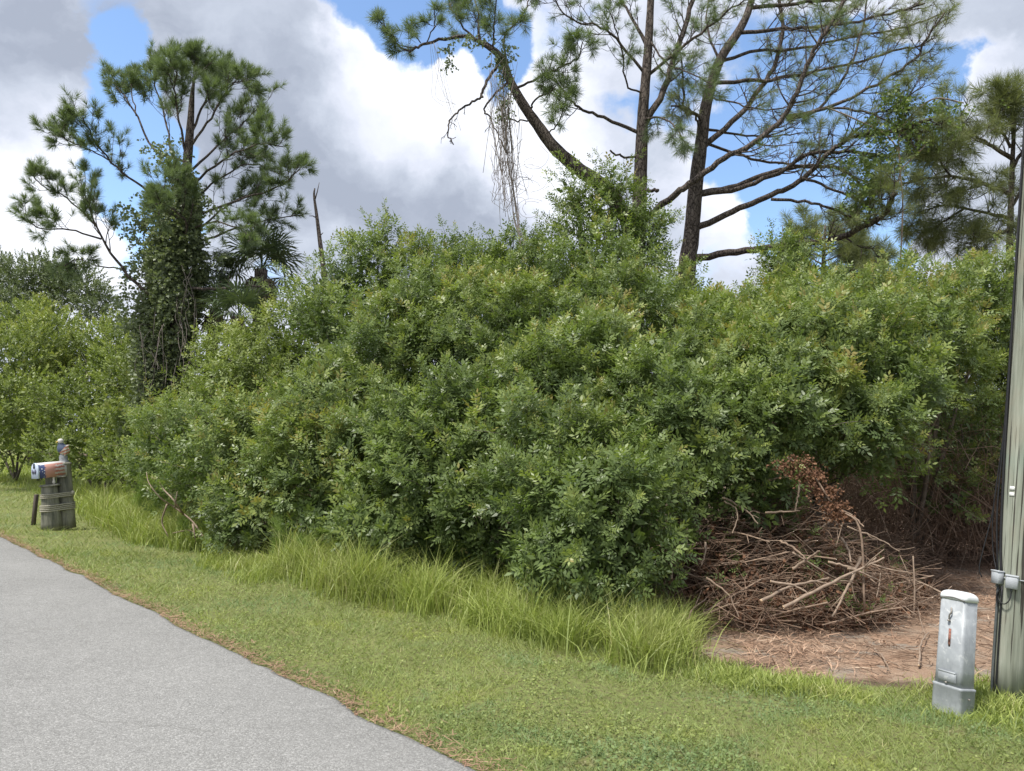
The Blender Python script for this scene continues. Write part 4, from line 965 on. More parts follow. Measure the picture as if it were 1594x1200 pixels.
def lawn():
    P = np.concatenate([sample_ground(900000, (-9, 9, 3.0, 11), 4.2, 1.9, LAWN), sample_ground(500000, (-26, 3, 10, 34), 9, 1.6, LAWN)])
    s = side(P[:, 0], P[:, 1]); P = P[s > rag_at(along(P[:, 0], P[:, 1])) - 0.01 + 0.16 * rng.random(len(P)) ** 2]
    patch = vnoise(P[:, 0], P[:, 1], 1.6, 21); patch2 = vnoise(P[:, 0], P[:, 1], 5.0, 22)
    keep = rng.random(len(P)) < np.clip(0.45 + 0.9 * patch2, 0, 1); P = P[keep]; patch = patch[keep]
    d = np.hypot(P[:, 0], P[:, 1]); s = side(P[:, 0], P[:, 1])
    sc = np.maximum(1, d / 5.5) ** 0.8
    tallish = np.clip((s - 1.6) / 2.0, 0, 1)
    h = rng.gamma(4.0, 0.25, len(P)) * (0.028 + 0.028 * patch + 0.035 * tallish) * np.minimum(sc, 1.8)
    w = rng.uniform(0.0035, 0.0065, len(P)) * sc
    big = rng.random(len(P)) < 0.004; h[big] *= 2.6
    tint = 0.36 + (patch - 0.5) * 0.5 + rng.normal(0, 0.17, len(P)) + (rng.random(len(P)) < 0.05) * 0.5
    o = blades('lawn_grass', P, h, w, rng.uniform(0.5, 1.3, len(P)), M['grass'], tint, segs=1)
    put_props(o, 'short mown roadside grass with clover', kind='stuff')
    print('LAWN', len(P))
    # broad little weed leaves lying in the turf
    Q = sample_ground(220000, (-8, 9, 3.0, 10), 4.2, 1.9, LAWN); s = side(Q[:, 0], Q[:, 1]); Q = Q[s > 0.08]
    Q = Q[rng.random(len(Q)) < np.clip(vnoise(Q[:, 0], Q[:, 1], 2.4, 31) * 2 - 0.5, 0.1, 1)]
    Q[:, 2] += 0.012 + rng.random(len(Q)) * 0.02
    q = np.array([[-0.4, 0, 0], [0, -0.5, 0.08], [0.5, 0, 0], [0, 0.5, 0.08]]) * 0.02
    o = scatter('lawn_weeds', [(q, np.array([[0, 1, 2, 3]]), np.full(4, 0.4))], Q, np.column_stack([rng.normal(0, .35, len(Q)), rng.normal(0, .35, len(Q)), np.ones(len(Q))]), rng.uniform(0.5, 1.2, len(Q)), M['grass'], None, rng.normal(0, 0.18, len(Q)))
    put_props(o, 'low broad-leaved weeds among the short grass')
    # dry brown thatch along the road edge
    n = 12000; a = rng.uniform(-3, 26, n); sp = np.abs(rng.normal(0, 0.09, n)) - 0.03 + rag_at(a); X = E1.x + ED.x * a + EN.x * sp; Y = E1.y + ED.y * a + EN.y * sp
    T = np.stack([X, Y, 0.012 + rng.random(n) * 0.02], 1)
    q = np.array([[-0.5, -0.05, 0], [0.5, -0.03, 0], [0.5, 0.03, 0.02], [-0.5, 0.05, 0]]) * 0.05
    o = scatter('edge_thatch', [(q, np.array([[0, 1, 2, 3]]), np.full(4, 0.45))], T, np.column_stack([rng.normal(0, .25, n), rng.normal(0, .25, n), np.ones(n)]), rng.uniform(0.4, 1.3, n), M['litter'], None, rng.normal(0, 0.15, n))
    put_props(o, 'dry brown thatch and pine needles along the road edge')
lawn()
def tall_grass():
    zones = [([(430, 880), (520, 858), (640, 880), (760, 890), (860, 890), (905, 930), (935, 1000), (870, 1010), (760, 975), (640, 945), (540, 940), (470, 915)], 21000, 0.72, 'band of tall bright grass along the foot of the thicket'),
             ([(965, 985), (1010, 950), (1060, 965), (1075, 1010), (1020, 1040), (970, 1030)], 3800, 0.62, 'clump of tall grass left of the brush pile, past the dark gap'),
             ([(20, 712), (150, 725), (240, 778), (330, 850), (300, 850), (150, 800), (40, 760), (-60, 740), (-60, 705)], 15000, 0.5, 'knee-high grass far behind the mailbox stand'),
             ([(1080, 1020), (1200, 1045), (1340, 1065), (1340, 1085), (1200, 1075), (1080, 1050)], 2600, 0.17, 'ragged grass at the edge of the cleared patch'),
             ([(1440, 1060), (1594, 1055), (1650, 1100), (1620, 1130), (1520, 1115), (1450, 1110)], 3000, 0.2, 'uncut grass round the foot of the utility pole and pedestal')]
    zones += [([(118, 772), (235, 778), (330, 842), (335, 862), (230, 850), (130, 806)], 13000, 0.72, 'rank weeds and long grass between the mailbox stand and the thicket'),
              ([(330, 850), (430, 885), (470, 905), (400, 915), (320, 880)], 3500, 0.30, 'soft pale grass before the dark foot of the thicket, left of the tall grass')]
    for poly, n, H, lab in zones:
        W = [gnd(*p) for p in poly]; xs = [p.x for p in W]; ys = [p.y for p in W]
        P = []
        while sum(len(p) for p in P) < n:
            q = np.stack([rng.uniform(min(xs), max(xs), n * 3), rng.uniform(min(ys), max(ys), n * 3), np.zeros(n * 3)], 1)
            q = q[in_poly(q, W)]; q = q[rng.random(len(q)) < np.minimum(1, (min(ys) * 1.1 / np.hypot(q[:, 0], q[:, 1])) ** 2.2)]
            cl = vnoise(q[:, 0], q[:, 1], 3.2, 9); P.append(q[rng.random(len(q)) < np.clip(cl * 2.8 - 0.85, 0.04, 1)])
        P = np.concatenate(P)[:n]; P += rng.normal(0, 0.10, P.shape) * np.array([1, 1, 0]); P[:, 2] = relief(P[:, 0], P[:, 1]) - 0.01
        d = np.hypot(P[:, 0], P[:, 1]); cl = vnoise(P[:, 0], P[:, 1], 1.7, 10)
        h = H * (0.30 + 0.75 * cl) * rng.uniform(0.35, 1.25, n) * (0.75 + 0.5 * vnoise(P[:, 0], P[:, 1], 7.0, 12))
        t = 0.50 + (cl - 0.5) * 0.4 + rng.normal(0, 0.2, n) + (rng.random(n) < 0.06) * 0.45
        o = blades('tall_grass', P, h, rng.uniform(0.006, 0.013, n) * np.maximum(1, d / 9), rng.gamma(3.0, 0.22, n), M['tall'], t, lean=-0.9, segs=3, jitter=0.9)
        put_props(o, lab)
tall_grass()
def fennel():
    spots = [(432, 880, 70, 'feathery weed plume leftmost before the front thicket'), (470, 890, 55, 'short feathery weed at the left end of the tall grass'), (512, 880, 105, 'tallest feathery weed plume before the full rounded shrub'), (495, 885, 75, 'feathery weed close to the left of the tallest plume'),
             (553, 885, 60, 'feathery weed to the right of the tallest plume'), (735, 890, 85, 'slender dark green feathery weed in the middle of the tall grass'), (325, 850, 75, 'feathery weed beside the dry fallen twigs'), (285, 850, 45, 'small feathery weed left of the dry fallen twigs'),
             (240, 825, 95, 'bushy pale feathery weed in the long grass behind the mailbox'), (215, 815, 80, 'pale feathery weed nearest the mailbox on its right'), (385, 868, 40, 'low feathery weed at the dark foot of the thicket')]
    for (px, py, hp, lab) in spots:
        b = gnd(px, py); h = hp / F_PX * b.y; root = thing('dog_fennel', (b.x, b.y, gz(b.x, b.y)), lab, 'weed')
        mb = MB(); P, D = [], []
        for k in range(4):
            tip = Vector((rnd(0.10), rnd(0.10), h * rnd(0.75, 1.0))); s = Vector((rnd(0.04), rnd(0.04), -0.02)); mb.tube([s, s.lerp(tip, 0.5) + rv(0.02), tip], [0.006, 0.005, 0.002], 4)
            for j in range(34):
                u = rnd(0.15, 1.0); q = s.lerp(tip, u); az = rnd(math.pi); P.append(tuple(q)); D.append((math.cos(az), math.sin(az), rnd(0.6, 1.4)))
        mb.build('stalk', M['fennel'], root)
        V, Fc, T = [], [], []
        for i in range(9):
            az = i * 2.4; d = Vector((math.cos(az) * 0.45, math.sin(az) * 0.45, 0.8)).normalized(); s0 = d * 0.01 * i; V0 = quad_leaf(s0, d, d.cross(Vector((0, 0, 1))), 0.09, 0.006, 0.0)
            k = len(V); V += [tuple(v) for v in V0]; Fc.append((k, k + 1, k + 2, k + 3)); T += [rnd(0.3, 0.8)] * 4
        scatter('foliage', [(np.array(V), np.array(Fc), np.array(T))], np.array(P), np.array(D), max(1.0, b.y / 11), M['fennel'], root)
fennel()

# ------------------------------------------------------------------ cleared patch and brush pile
def ground_twigs():
    n = 420; A = []; Rr = []
    for _ in range(n):
        p = gnd(rnd(1080, 1594), rnd(880, 1035)); L = rnd(0.12, 0.5); a = rnd(math.pi); d = Vector((math.cos(a), math.sin(a), 0)); z = 0.02 + gz(p.x, p.y)
        A.append([(p.x - d.x * L / 2, p.y - d.y * L / 2, z), (p.x - d.x * L * .15 + rnd(0.02), p.y - d.y * L * .15, z + rnd(0, 0.03)), (p.x + d.x * L * .2, p.y + d.y * L * .2 + rnd(0.02), z + rnd(0, 0.04)), (p.x + d.x * L / 2, p.y + d.y * L / 2, z + 0.01)]); Rr.append(rnd(0.0025, 0.006))
    put_props(tube_batch('loose_twigs', np.array(A), np.array(Rr), M['brush'], tint=0.5 + rng.normal(0, 0.2, n)), 'loose thin twigs strewn over the cleared patch')
def straw():
    n = 60000; xs = [p.x for p in STRAW]; ys = [p.y for p in STRAW]
    q = np.stack([rng.uniform(2.0, 12, n * 3), rng.uniform(min(ys), max(ys), n * 3), np.zeros(n * 3)], 1)
    q0 = q.copy(); q0[:, :2] += rng.normal(0, 0.28, (len(q), 2)); q = q[in_poly(q0, STRAW)]
    q = q[rng.random(len(q)) < np.clip(vnoise(q[:, 0], q[:, 1], 1.1, 41) * 1.9 - 0.25, 0.12, 1)][:n]; n = len(q)
    q[:, 2] = relief(q[:, 0], q[:, 1]) + 0.004 + rng.random(n) * 0.03
    pr = []
    for k in range(5):
        w = 0.010 + 0.005 * k; pr.append((np.array([[-0.5, -w, 0], [0.0, -w + 0.04, 0.06], [0.5, 0, rnd(0.1)], [0.0, w + 0.04, 0.06]]) * 0.19, np.array([[0, 1, 2, 3]]), np.full(4, 0.25 + 0.14 * k)))
    dr = np.column_stack([rng.normal(0, .3, n), rng.normal(0, .3, n), np.ones(n)])
    o = scatter('straw_litter', pr, q, dr, rng.uniform(0.4, 1.3, n), M['litter'], None, rng.normal(0, 0.12, n))
    put_props(o, 'reddish brown pine straw and chopped twigs on the cleared patch')
straw()
PC = Vector((at(1240, 900, 8.0).x, 8.0, 0))     # brush pile centre on the ground
print('PILE', PC, gnd(1235, 960))
MOUND = [(at(1120, 900, 8.35), 0.80, 0.80, 1.08), (at(1225, 890, 8.8), 0.85, 1.0, 1.32), (at(1315, 880, 9.3), 0.70, 0.95, 0.78), (at(1375, 870, 10.7), 0.8, 1.1, 0.65)]
def pile_h(x, y):
    h = 0.0
    for c, rx, ry, hh in MOUND: h = max(h, hh * math.exp(-(((x - c.x) / rx) ** 2 + ((y - c.y) / ry) ** 2) * 1.1))
    return h
def tube_batch(name, pts, rad, m, parent=None, origin=(0, 0, 0), kind='stuff', tint=None):
    """pts (N,4,3) thin three-sided twigs"""
    pts = pts - np.asarray(origin, float)[None, None]; N, K, _ = pts.shape
    tn = np.gradient(pts, axis=1); tn /= np.linalg.norm(tn, axis=2, keepdims=True) + 1e-9
    a = rng.normal(size=(N, 1, 3)); u = np.cross(tn, np.broadcast_to(a, tn.shape)); u /= np.linalg.norm(u, axis=2, keepdims=True) + 1e-9; v = np.cross(tn, u)
    tap = np.linspace(1, 0.45, K)[None, :, None, None]
    ang = np.array([0, 2.094, 4.189]); ring = u[:, :, None] * np.cos(ang)[None, None, :, None] + v[:, :, None] * np.sin(ang)[None, None, :, None]
    V = pts[:, :, None] + ring * rad[:, None, None, None] * tap
    b = (np.arange(N) * K * 3)[:, None]; L = []
    for k in range(K - 1):
        for j in range(3): L.append(b + np.array([[k * 3 + j, k * 3 + (j + 1) % 3, (k + 1) * 3 + (j + 1) % 3, (k + 1) * 3 + j]]))
    L = np.concatenate(L, 1).ravel(); tt = np.zeros(N * K * 3) + 0.5 if tint is None else np.repeat(tint, K * 3)
    me = npmesh(name, V.reshape(-1, 3), L, np.full(N * (K - 1) * 3, 4), m, np.clip(tt, 0, 1)); return link(name, me, parent, kind)
def twigs_in_mound(n, lmin, lmax, rmin, rmax, name, m, label, reg=None, tshift=0.0):
    A = []; Rr = []
    while len(A) < n:
        x, y = (rnd(PC.x - 2.0, PC.x + 2.6), rnd(PC.y - 1.5, PC.y + 2.6)) if reg is None else (rnd(reg[0], reg[1]), rnd(reg[2], reg[3]))
        H = pile_h(x, y) if reg is None else rnd(0.25, reg[4])
        if reg is None and H < 0.16: continue
        z = H * rnd(0.25, 1.05) ** 0.7; L = rnd(lmin, lmax); az = rnd(math.pi)
        el = random.gauss(0.15, 0.35) if reg is None else random.gauss(0.7, 0.5)
        d = Vector((math.cos(az) * math.cos(el), math.sin(az) * math.cos(el), math.sin(el))); c = Vector((x, y, z))
        b = rv(0.14 * L); P = [c - d * L * .5, c - d * L * .17 + b, c + d * L * .17 + b * .8, c + d * L * .5 + rv(0.1 * L)]
        for p in P: p.z = max(p.z, 0.015 + rnd(0, 0.02))
        A.append([tuple(p) for p in P]); Rr.append(rnd(rmin, rmax))
    o = tube_batch(name, np.array(A), np.array(Rr), m, tint=0.42 + tshift + rng.normal(0, 0.22, n)); put_props(o, label); return o
twigs_in_mound(3800, 0.25, 0.9, 0.003, 0.007, 'brush_twigs', M['brush'], 'tangle of thin dry brown twigs heaped in the brush pile')
twigs_in_mound(5200, 0.5, 1.7, 0.004, 0.008, 'brush_vines', M['brush'], 'dry vines and twigs standing behind the cleared patch, right of the heap', reg=(4.2, 10.0, 12.0, 14.2, 2.4), tshift=0.12)
def pile_leaves():
    P = []; 
    while len(P) < 3000:
        x, y = rnd(PC.x - 1.8, PC.x + 2.4), rnd(PC.y - 1.3, PC.y + 1.8); H = pile_h(x, y)
        if H > 0.2: P.append((x, y, H * rnd(0.0, 0.9)))
    o = scatter('dead_brush_leaves', P_IVY, np.array(P), np.array([(rnd(), rnd(), rnd()) for _ in P]), rng.uniform(0.35, 0.8, len(P)), M['deadleaf'], None)
    put_props(o, 'shrivelled brown leaves caught in the brush pile')
    P = [(x, y, z) for x, y, z in P if z > 0.3 * pile_h(x, y)][:170]
    o = scatter('fresh_brush_leaves', P_MID, np.array(P), np.array([(rnd(), rnd(), rnd(0.2, 1)) for _ in P]), rng.uniform(0.4, 0.7, len(P)), M['pepper'], None); put_props(o, 'scattered green leaves still on the cut brush')
pile_leaves()
def cut_branches():
    # (x0,y0,x1,y1, bow px, dist0, dist1, radius, pale, label)
    B = [
        (1340, 868, 1295, 960, 4, 7.3, 6.9, 0.016, 1, 'cut pale branch slanting up at the right of the pile front'),
        (1220, 945, 1376, 868, 10, 6.7, 7.0, 0.018, 1, 'thickest peeled branch lying across the front of the brush pile, forked at its right end'),
        (1185, 935, 1290, 900, -5, 6.8, 7.2, 0.018, 1, 'slanting stripped branch crossing behind the thickest peeled one'),
        (1255, 955, 1288, 938, 2, 6.5, 6.5, 0.014, 1, 'short pale stick lying loose in front of the pile'),
        (1235, 885, 1277, 858, 3, 7.2, 7.0, 0.016, 1, 'stick with a sawn end poking out of the middle of the pile'),
        (1215, 842, 1255, 870, 3, 7.4, 7.1, 0.014, 0, 'brown stick pointing down in the middle of the pile'),
        (1310, 838, 1325, 875, 2, 7.4, 7.1, 0.013, 1, 'short upright stub with a sawn top, right of the middle of the pile'),
        (1045, 900, 1085, 845, -18, 7.1, 7.4, 0.013, 1, 'curved pale shoot arching at the left end of the pile'),
        (1098, 845, 1092, 880, 2, 7.3, 7.2, 0.012, 1, 'pale broken shoot hanging at the left side of the pile'),
        (1125, 775, 1180, 815, 4, 7.6, 7.4, 0.012, 1, 'pale stick slanting under the arching boughs'),
        (1128, 780, 1140, 830, 14, 7.6, 7.4, 0.010, 1, 'thin bowed shoot under the arching boughs'),
        (1195, 748, 1245, 742, -3, 7.9, 7.9, 0.014, 1, 'pale broken branch sticking out left of the rusty dead fronds'),
        (1245, 750, 1238, 795, 2, 7.8, 7.7, 0.012, 1, 'upright pale stick beside the rusty dead fronds'),
        (1192, 798, 1245, 795, -2, 7.7, 7.6, 0.013, 1, 'level broken stick low in the pile, pale and short'),
        (1100, 900, 1150, 960, 8, 6.9, 6.7, 0.011, 0, 'brown shoot trailing down at the left end of the pile front'),
        (1068, 1000, 1100, 930, -10, 6.6, 7.0, 0.011, 0, 'long curved shoot touching the ground by the tall grass'),
        (1200, 905, 1260, 925, 4, 6.9, 6.8, 0.014, 1, 'stripped stick lying nearly level in the pile front'),
        (1320, 885, 1370, 905, -12, 7.0, 7.0, 0.014, 1, 'bent pale twig with upturned tips at the right of the pile'),
        (1290, 875, 1350, 895, 3, 7.1, 7.0, 0.013, 1, 'straight pale stick above the bent twig at the right of the pile'),
        (1300, 790, 1345, 820, 3, 7.9, 7.6, 0.012, 0, 'brown stick running down from the rusty dead fronds'),
        (1320, 820, 1400, 858, 4, 7.8, 7.7, 0.010, 1, 'long thin cane lying on the right slope of the pile'),
        (1420, 780, 1455, 870, 8, 11.9, 11.6, 0.010, 1, 'leaning bowed cane behind the right slope of the pile'),
        (1470, 855, 1495, 870, 3, 8.3, 8.0, 0.012, 1, 'short pale stick lying on the cleared ground behind the pedestal'),
        (1484, 790, 1490, 700, 4, 12.3, 12.4, 0.012, 1, 'thin pale upright vine hanging at the back of the cleared patch'),
        (1452, 690, 1540, 650, 8, 12.3, 12.5, 0.012, 1, 'pale vine stretched slantwise through the dim scrub'),
        (1462, 690, 1470, 560, 4, 12.6, 12.6, 0.014, 0, 'brown upright stem in the dim scrub at the right'),
        (1430, 1035, 1446, 990, -8, 5.75, 5.9, 0.009, 1, 'small curved pale root on the sand left of the pedestal'),
        (1105, 980, 1150, 1002, 3, 6.5, 6.35, 0.006, 1, 'thin straw-coloured twig on the straw by the tall grass'),
        (1362, 1010, 1385, 1040, 3, 5.9, 5.75, 0.009, 1, 'small pale twig on the bare sand in front of the pile'),
    ]
    for (x0, y0, x1, y1, bow, d0, d1, r, pale, lab) in B:
        d0 += 0.4; d1 += 0.4; a, b = at(x0, y0, d0), at(x1, y1, d1)
        if y0 > 975 or lab.startswith(('short pale stick', 'small', 'thin straw')):
            a = gnd(x0, y0); b = gnd(x1, y1); a.z = b.z = 0.02 + r
            a.z += gz(a.x, a.y); b.z += gz(b.x, b.y)
            if 'touching' in lab: b = at(x1, y1, d1)
        mid = (a + b) / 2 + Vector((bow / F_PX * d0, 0, abs(bow) / F_PX * d0 * 0.6)) + rv(0.01)
        root = thing('cut_branch', tuple(a), lab, 'branch')
        mb = MB(); pts = spline([Vector((0, 0, 0)), mid - a, b - a], 6); n = len(pts); L = (b - a).length
        for q in range(1, n - 1): pts[q] = pts[q] + rv(0.007)
        mb.tube(pts, [r * (1 - 0.45 * q / (n - 1)) * rnd(0.9, 1.1) for q in range(n)], 7, cap=False)
        if L > 0.4:
            for k in range(3 if 'fork' in lab else 2):
                s = pts[int(n * rnd(0.35, 0.85))]; d = ((pts[-1] - pts[0]).normalized() + rv(0.8)).normalized(); e = s + d * L * rnd(0.15, 0.35)
                mb.tube(spline([s, (s + e) / 2 + rv(0.02), e], 3), [r * 0.5, r * 0.45, r * .42, r * .4, r * .36, r * .32, r * 0.25], 5)
        mb.build('wood', M['pale_twig' if pale else 'dead_twig'], root)
        c = MB(); t = (pts[0] - pts[1]).normalized(); c.tube([pts[0] + t * 0.001, pts[0] + t * 0.005], [r * 0.99, r * 0.93], 7); c.build('sawn_end', M['cut_wood'], root)
    for k in range(90):
        while True:
            x, y = rnd(PC.x - 1.8, PC.x + 2.2), rnd(PC.y - 1.4, PC.y + 1.0); H = pile_h(x, y)
            if H > 0.12: break
        L = rnd(0.35, 1.0); az = random.gauss(0.4, 0.8) if k % 2 else rnd(math.pi); el = random.gauss(0.15, 0.3); c = Vector((x, y, H * rnd(0.7, 1.08) + 0.03)); r = rnd(0.006, 0.013)
        d = Vector((math.cos(az) * math.cos(el), math.sin(az) * math.cos(el), math.sin(el))); P = spline([c - d * L / 2, c + rv(0.06), c + d * L / 2], 5)
        for p in P: p.z = max(p.z, 0.03)
        o0 = P[0].copy(); mb = MB(); mb.tube([p for p in P], [r * (1 - 0.4 * i / (len(P) - 1)) for i in range(len(P))], 6)
        s = P[6]; e = s + (d + rv(0.7)) * L * 0.25; mb.tube([s, (s + e) / 2, e], [r * .5, r * .4, r * .25], 4)
        o = mb.build('brush_stick', M['dead_twig' if k % 3 else 'pale_twig'], None, loc=o0)
        put_props(o, 'crooked brown stick tangled in the heap of cut brush', 'stick', 'sticks of the brush pile')
cut_branches()
ground_twigs()
def dead_fronds():
    c = at(1243, 725, 7.8); root = thing('dead_foliage', (c.x, c.y, 0), 'rust-brown dead leafy spray drooping over the top of the brush pile', 'dead spray'); o = Vector(root.location)
    P, D = [], []
    for (x, y, s, n, dd) in ((1240, 722, 13, 90, 7.8), (1262, 738, 10, 60, 7.75), (1282, 762, 10, 60, 7.7), (1298, 785, 9, 50, 7.6), (1306, 800, 6, 30, 7.55)):
        for _ in range(n): P.append(tuple(at(x + random.gauss(0, s), y + random.gauss(0, s * 0.6), dd + rnd(0.1)) - o)); D.append((rnd(), rnd(), rnd(-1, 0)))
    scatter('dead_leaves', P_IVY, np.array(P), np.array(D), 0.45, M['deadleaf'], root, np.full(len(P), 0.15))
    mb = MB(); mb.tube(spline([at(1225, 712, 7.85) - o, at(1262, 735, 7.75) - o, at(1300, 790, 7.6) - o, at(1338, 822, 7.5) - o, Vector((at(1345, 850, 7.4) - o).to_tuple()[:2] + (0.2,))], 5), 0.011, 5)
    mb.build('stalk', M['dead_twig'], root)
dead_fronds()
def fallen_twigs(pts, lab, near=0.0, name='fallen_branch'):
    base = gnd(*pts[0][0]); root = thing(name, (base.x, base.y, 0), lab, 'branch'); mb = MB(); o = Vector(root.location)
    for line in pts:
        P = [at(x, y, base.y - near + rnd(0.15)) - o for x, y in line]
        for p in P: p.z = max(p.z, 0.01)
        P = spline(P, 4); mb.tube(P, [0.016 - 0.011 * i / (len(P) - 1) for i in range(len(P))], 5)
    mb.build('wood', M['pale_twig'], root)
fallen_twigs([[(320, 842), (300, 812), (272, 790), (250, 775), (232, 752), (228, 735)], [(285, 800), (270, 778), (255, 762), (248, 750)], [(320, 842), (296, 826), (268, 830)], [(300, 815), (305, 845)], [(272, 790), (276, 765)], [(260, 785), (252, 812), (262, 835)]],
             'bleached fallen twigs lying in the grass at the left end of the thicket', 1.1)
fallen_twigs([[(20, 690), (30, 676), (45, 660), (56, 645)], [(28, 690), (42, 672), (52, 650)], [(5, 656), (20, 650), (36, 640)], [(15, 610), (28, 622), (34, 634)]],
             'pale bare twigs showing in the shade of the bush at the left edge')

# ------------------------------------------------------------------ mailbox stand
def wood_mat(name, c, dark, stretch=0.12, scale=14):
    m, t, b = mat(name, 0.9, 0.15); tc = t.new('ShaderNodeTexCoord').outputs['Object']
    n = t.noise(t.vmath('MULTIPLY', tc, (1, 1, stretch)), scale, 8, 0.7); n2 = t.noise(tc, 4, 4)
    cc = t.ramp(n, [(0.32, dark), (0.55, c), (0.75, tuple(min(1, x * 1.35) for x in c))])
    t.l.new(t.mix(t.smooth(n2, 0.45, 0.7, 0, 0.5), cc, tuple(x * 0.6 for x in c)), b.inputs['Base Color']); bump(t, b, n, 0.01, 0.8); return m
M['pile'] = wood_mat('weathered_piling', (0.22, 0.215, 0.17), (0.07, 0.075, 0.06))
M['rope'] = flat('old_rope', (0.34, 0.32, 0.25), 0.9, 0.3, 60)
def mailbox_stand():
    b = gnd(89, 823); dist = b.y; k = dist / F_PX
    rot = math.atan2(-b.x, b.y)        # local +X reads as picture right
    tilt = Matrix.Rotation(-R(7.0), 4, 'Y')
    mtx = Matrix.Translation(b) @ Matrix.Rotation(-math.atan2(b.x, b.y) , 4, 'Z') @ tilt
    root = thing('mailbox_stand', None, 'grey mailbox stand of two rope-bound wooden pilings beside the road', 'mailbox', mtx=mtx)
    def px(v): return v * k * 1.0
    # short thick piling (left, front) and tall thinner one (right)
    m = MB(); xs = -px(7)
    m.lathe([(px(14.5), -0.02), (px(14), px(10)), (px(13), px(25)), (px(12), px(42)), (px(11), px(62)), (px(10.5), px(66)), (px(9.6), px(67))], 22, (xs, -0.02, 0)); m.build('piling', M['pile'], root)
    m = MB(); m.lathe([(px(12.5), -0.02), (px(12), px(12)), (px(11), px(40)), (px(10.5), px(70)), (px(10), px(96)), (px(11.2), px(97)), (px(11.2), px(99)), (px(9.6), px(100))], 22, (px(13), 0.10, 0)); m.build('piling', M['pile'], root)
    # split cap slab on the short piling
    m = MB(); m.lathe([(px(13.5), 0), (px(14.3), px(1)), (px(13.5), px(2.6)), (px(9), px(3.2))], 14, (xs + px(1), -0.02, px(66))); m.build('cap', M['pile'], root)
    # post under the mailbox
    m = MB(); m.box((xs + px(2), 0.0, px(78)), (px(7), px(6), px(9.5)), None, px(1)); m.build('post', M['pile'], root)
    m = MB(); m.lathe([(px(1.2), 0), (px(2.4), px(3)), (px(1.2), px(7)), (px(1.8), px(12)), (px(0.9), px(16))], 8, (xs + px(6), -px(7.5), px(69))); m.build('ornament', flat('white_shell', (0.6, 0.57, 0.5), 0.6), root)
    # rope bands round both pilings (six windings in two groups)
    def band(z, R1, R2):
        P = []
        for i in range(40):
            a = 2 * math.pi * i / 40; c = Vector((math.cos(a), math.sin(a), 0))
            cx, cy, rr = (px(13), 0.10, R2) if c.x > 0 else (xs, -0.02, R1)
            P.append(Vector((cx + c.x * rr, cy + c.y * rr, z + math.sin(a * 2) * 0.004)))
        P.append(P[0]); m = MB(); m.tube(P, 0.013, 6, cap=False); m.build('rope', M['rope'], root)
    for z in (29, 31.6, 34.2, 37): band(px(z), px(13.6), px(12.2))
    for z in (49, 51.4, 53.8): band(px(z), px(12.6), px(11.7))
    m = MB(); m.lathe([(px(0.5), 0), (px(2.6), px(2)), (px(2.6), px(5)), (px(0.5), px(7))], 10, (px(23), 0.0, px(49))); m.build('knot', M['rope'], root)
    # mailbox body: tunnel shape along local X
    paint, t, bs = mat('painted_mailbox', 0.4, 0.4); tc = t.new('ShaderNodeTexCoord').outputs['Object']
    sp = t.new('ShaderNodeSeparateXYZ'); t.l.new(tc, sp.inputs[0]); n = t.noise(tc, 18, 5, 0.7, 1.2)
    u = t.math('DIVIDE', t.math('ADD', sp.outputs[0], px(27)), px(45))      # 0 at the door end
    st = t.math('SINE', t.math('MULTIPLY', t.math('ADD', sp.outputs[2], t.math('MULTIPLY', n, 0.08)), 2 * math.pi / px(5.5)))
    red = t.mix(t.smooth(st, -0.2, 0.2), (0.45, 0.17, 0.13), (0.55, 0.50, 0.47))
    vo = t.new('ShaderNodeTexVoronoi'); vo.inputs['Scale'].default_value = 26; t.l.new(tc, vo.inputs['Vector'])
    blue = t.mix(t.smooth(vo.outputs['Distance'], 0.25, 0.32), (0.75, 0.75, 0.75), (0.05, 0.07, 0.17))
    wav = t.math('ADD', u, t.math('MULTIPLY', t.math('SUBTRACT', n, 0.5), 0.25))
    c = t.mix(t.smooth(wav, 0.20, 0.23), blue, (0.48, 0.25, 0.20))
    c = t.mix(t.smooth(wav, 0.50, 0.56), c, red)
    c = t.mix(t.smooth(wav, 0.80, 0.88), c, (0.62, 0.60, 0.60))
    zt = t.smooth(sp.outputs[2], px(99.5), px(101.5)); c = t.mix(zt, c, (0.62, 0.60, 0.58)); t.l.new(c, bs.inputs['Base Color'])
    def arch(x, s=1.0):
        w, h0, h1 = px(9.5) * s, px(80) , px(92); P = [(x, -w, h0 + (1 - s) * px(4)), (x, w, h0 + (1 - s) * px(4))]
        return P + [(x, w * math.cos(a), h1 + px(11) * s * math.sin(a)) for a in [math.pi * i / 12 for i in range(13)]]
    m = MB(); m.loft([arch(-px(27)), arch(px(14))]); m.build('mailbox_body', paint, root).rotation_euler = (0, 0, R(28))
    m = MB(); m.loft([arch(-px(28.6), 0.92), arch(-px(28), 1.04), arch(-px(26.2), 1.04)]); dr = m.build('mailbox_door', flat('pale_blue_enamel', (0.50, 0.58, 0.70), 0.4, 0.12), root); dr['label'] = 'pale blue mailbox door'; dr.rotation_euler = (0, 0, R(28))
    m = MB(); m.box((-px(29.5), -px(1.5), px(99)), (px(0.9), px(1), px(4)), None, px(.3)); m.build('door_latch', flat('dark_latch', (0.08, 0.09, 0.12), 0.5), dr)
    m = MB()   # eagle emblem in relief on the door: spread wings
    for sg in (-1, 1):
        P = [(-px(28.9), 0, px(90)), (-px(28.9), sg * px(5), px(94)), (-px(28.9), sg * px(6), px(90)), (-px(28.9), sg * px(3), px(86))]; Q = [(p[0] - px(.5), p[1], p[2]) for p in P]; m.loft([P, Q] if sg > 0 else [P[::-1], Q[::-1]])
    m.build('emblem', flat('emblem_paint', (0.10, 0.10, 0.16), 0.5), dr)
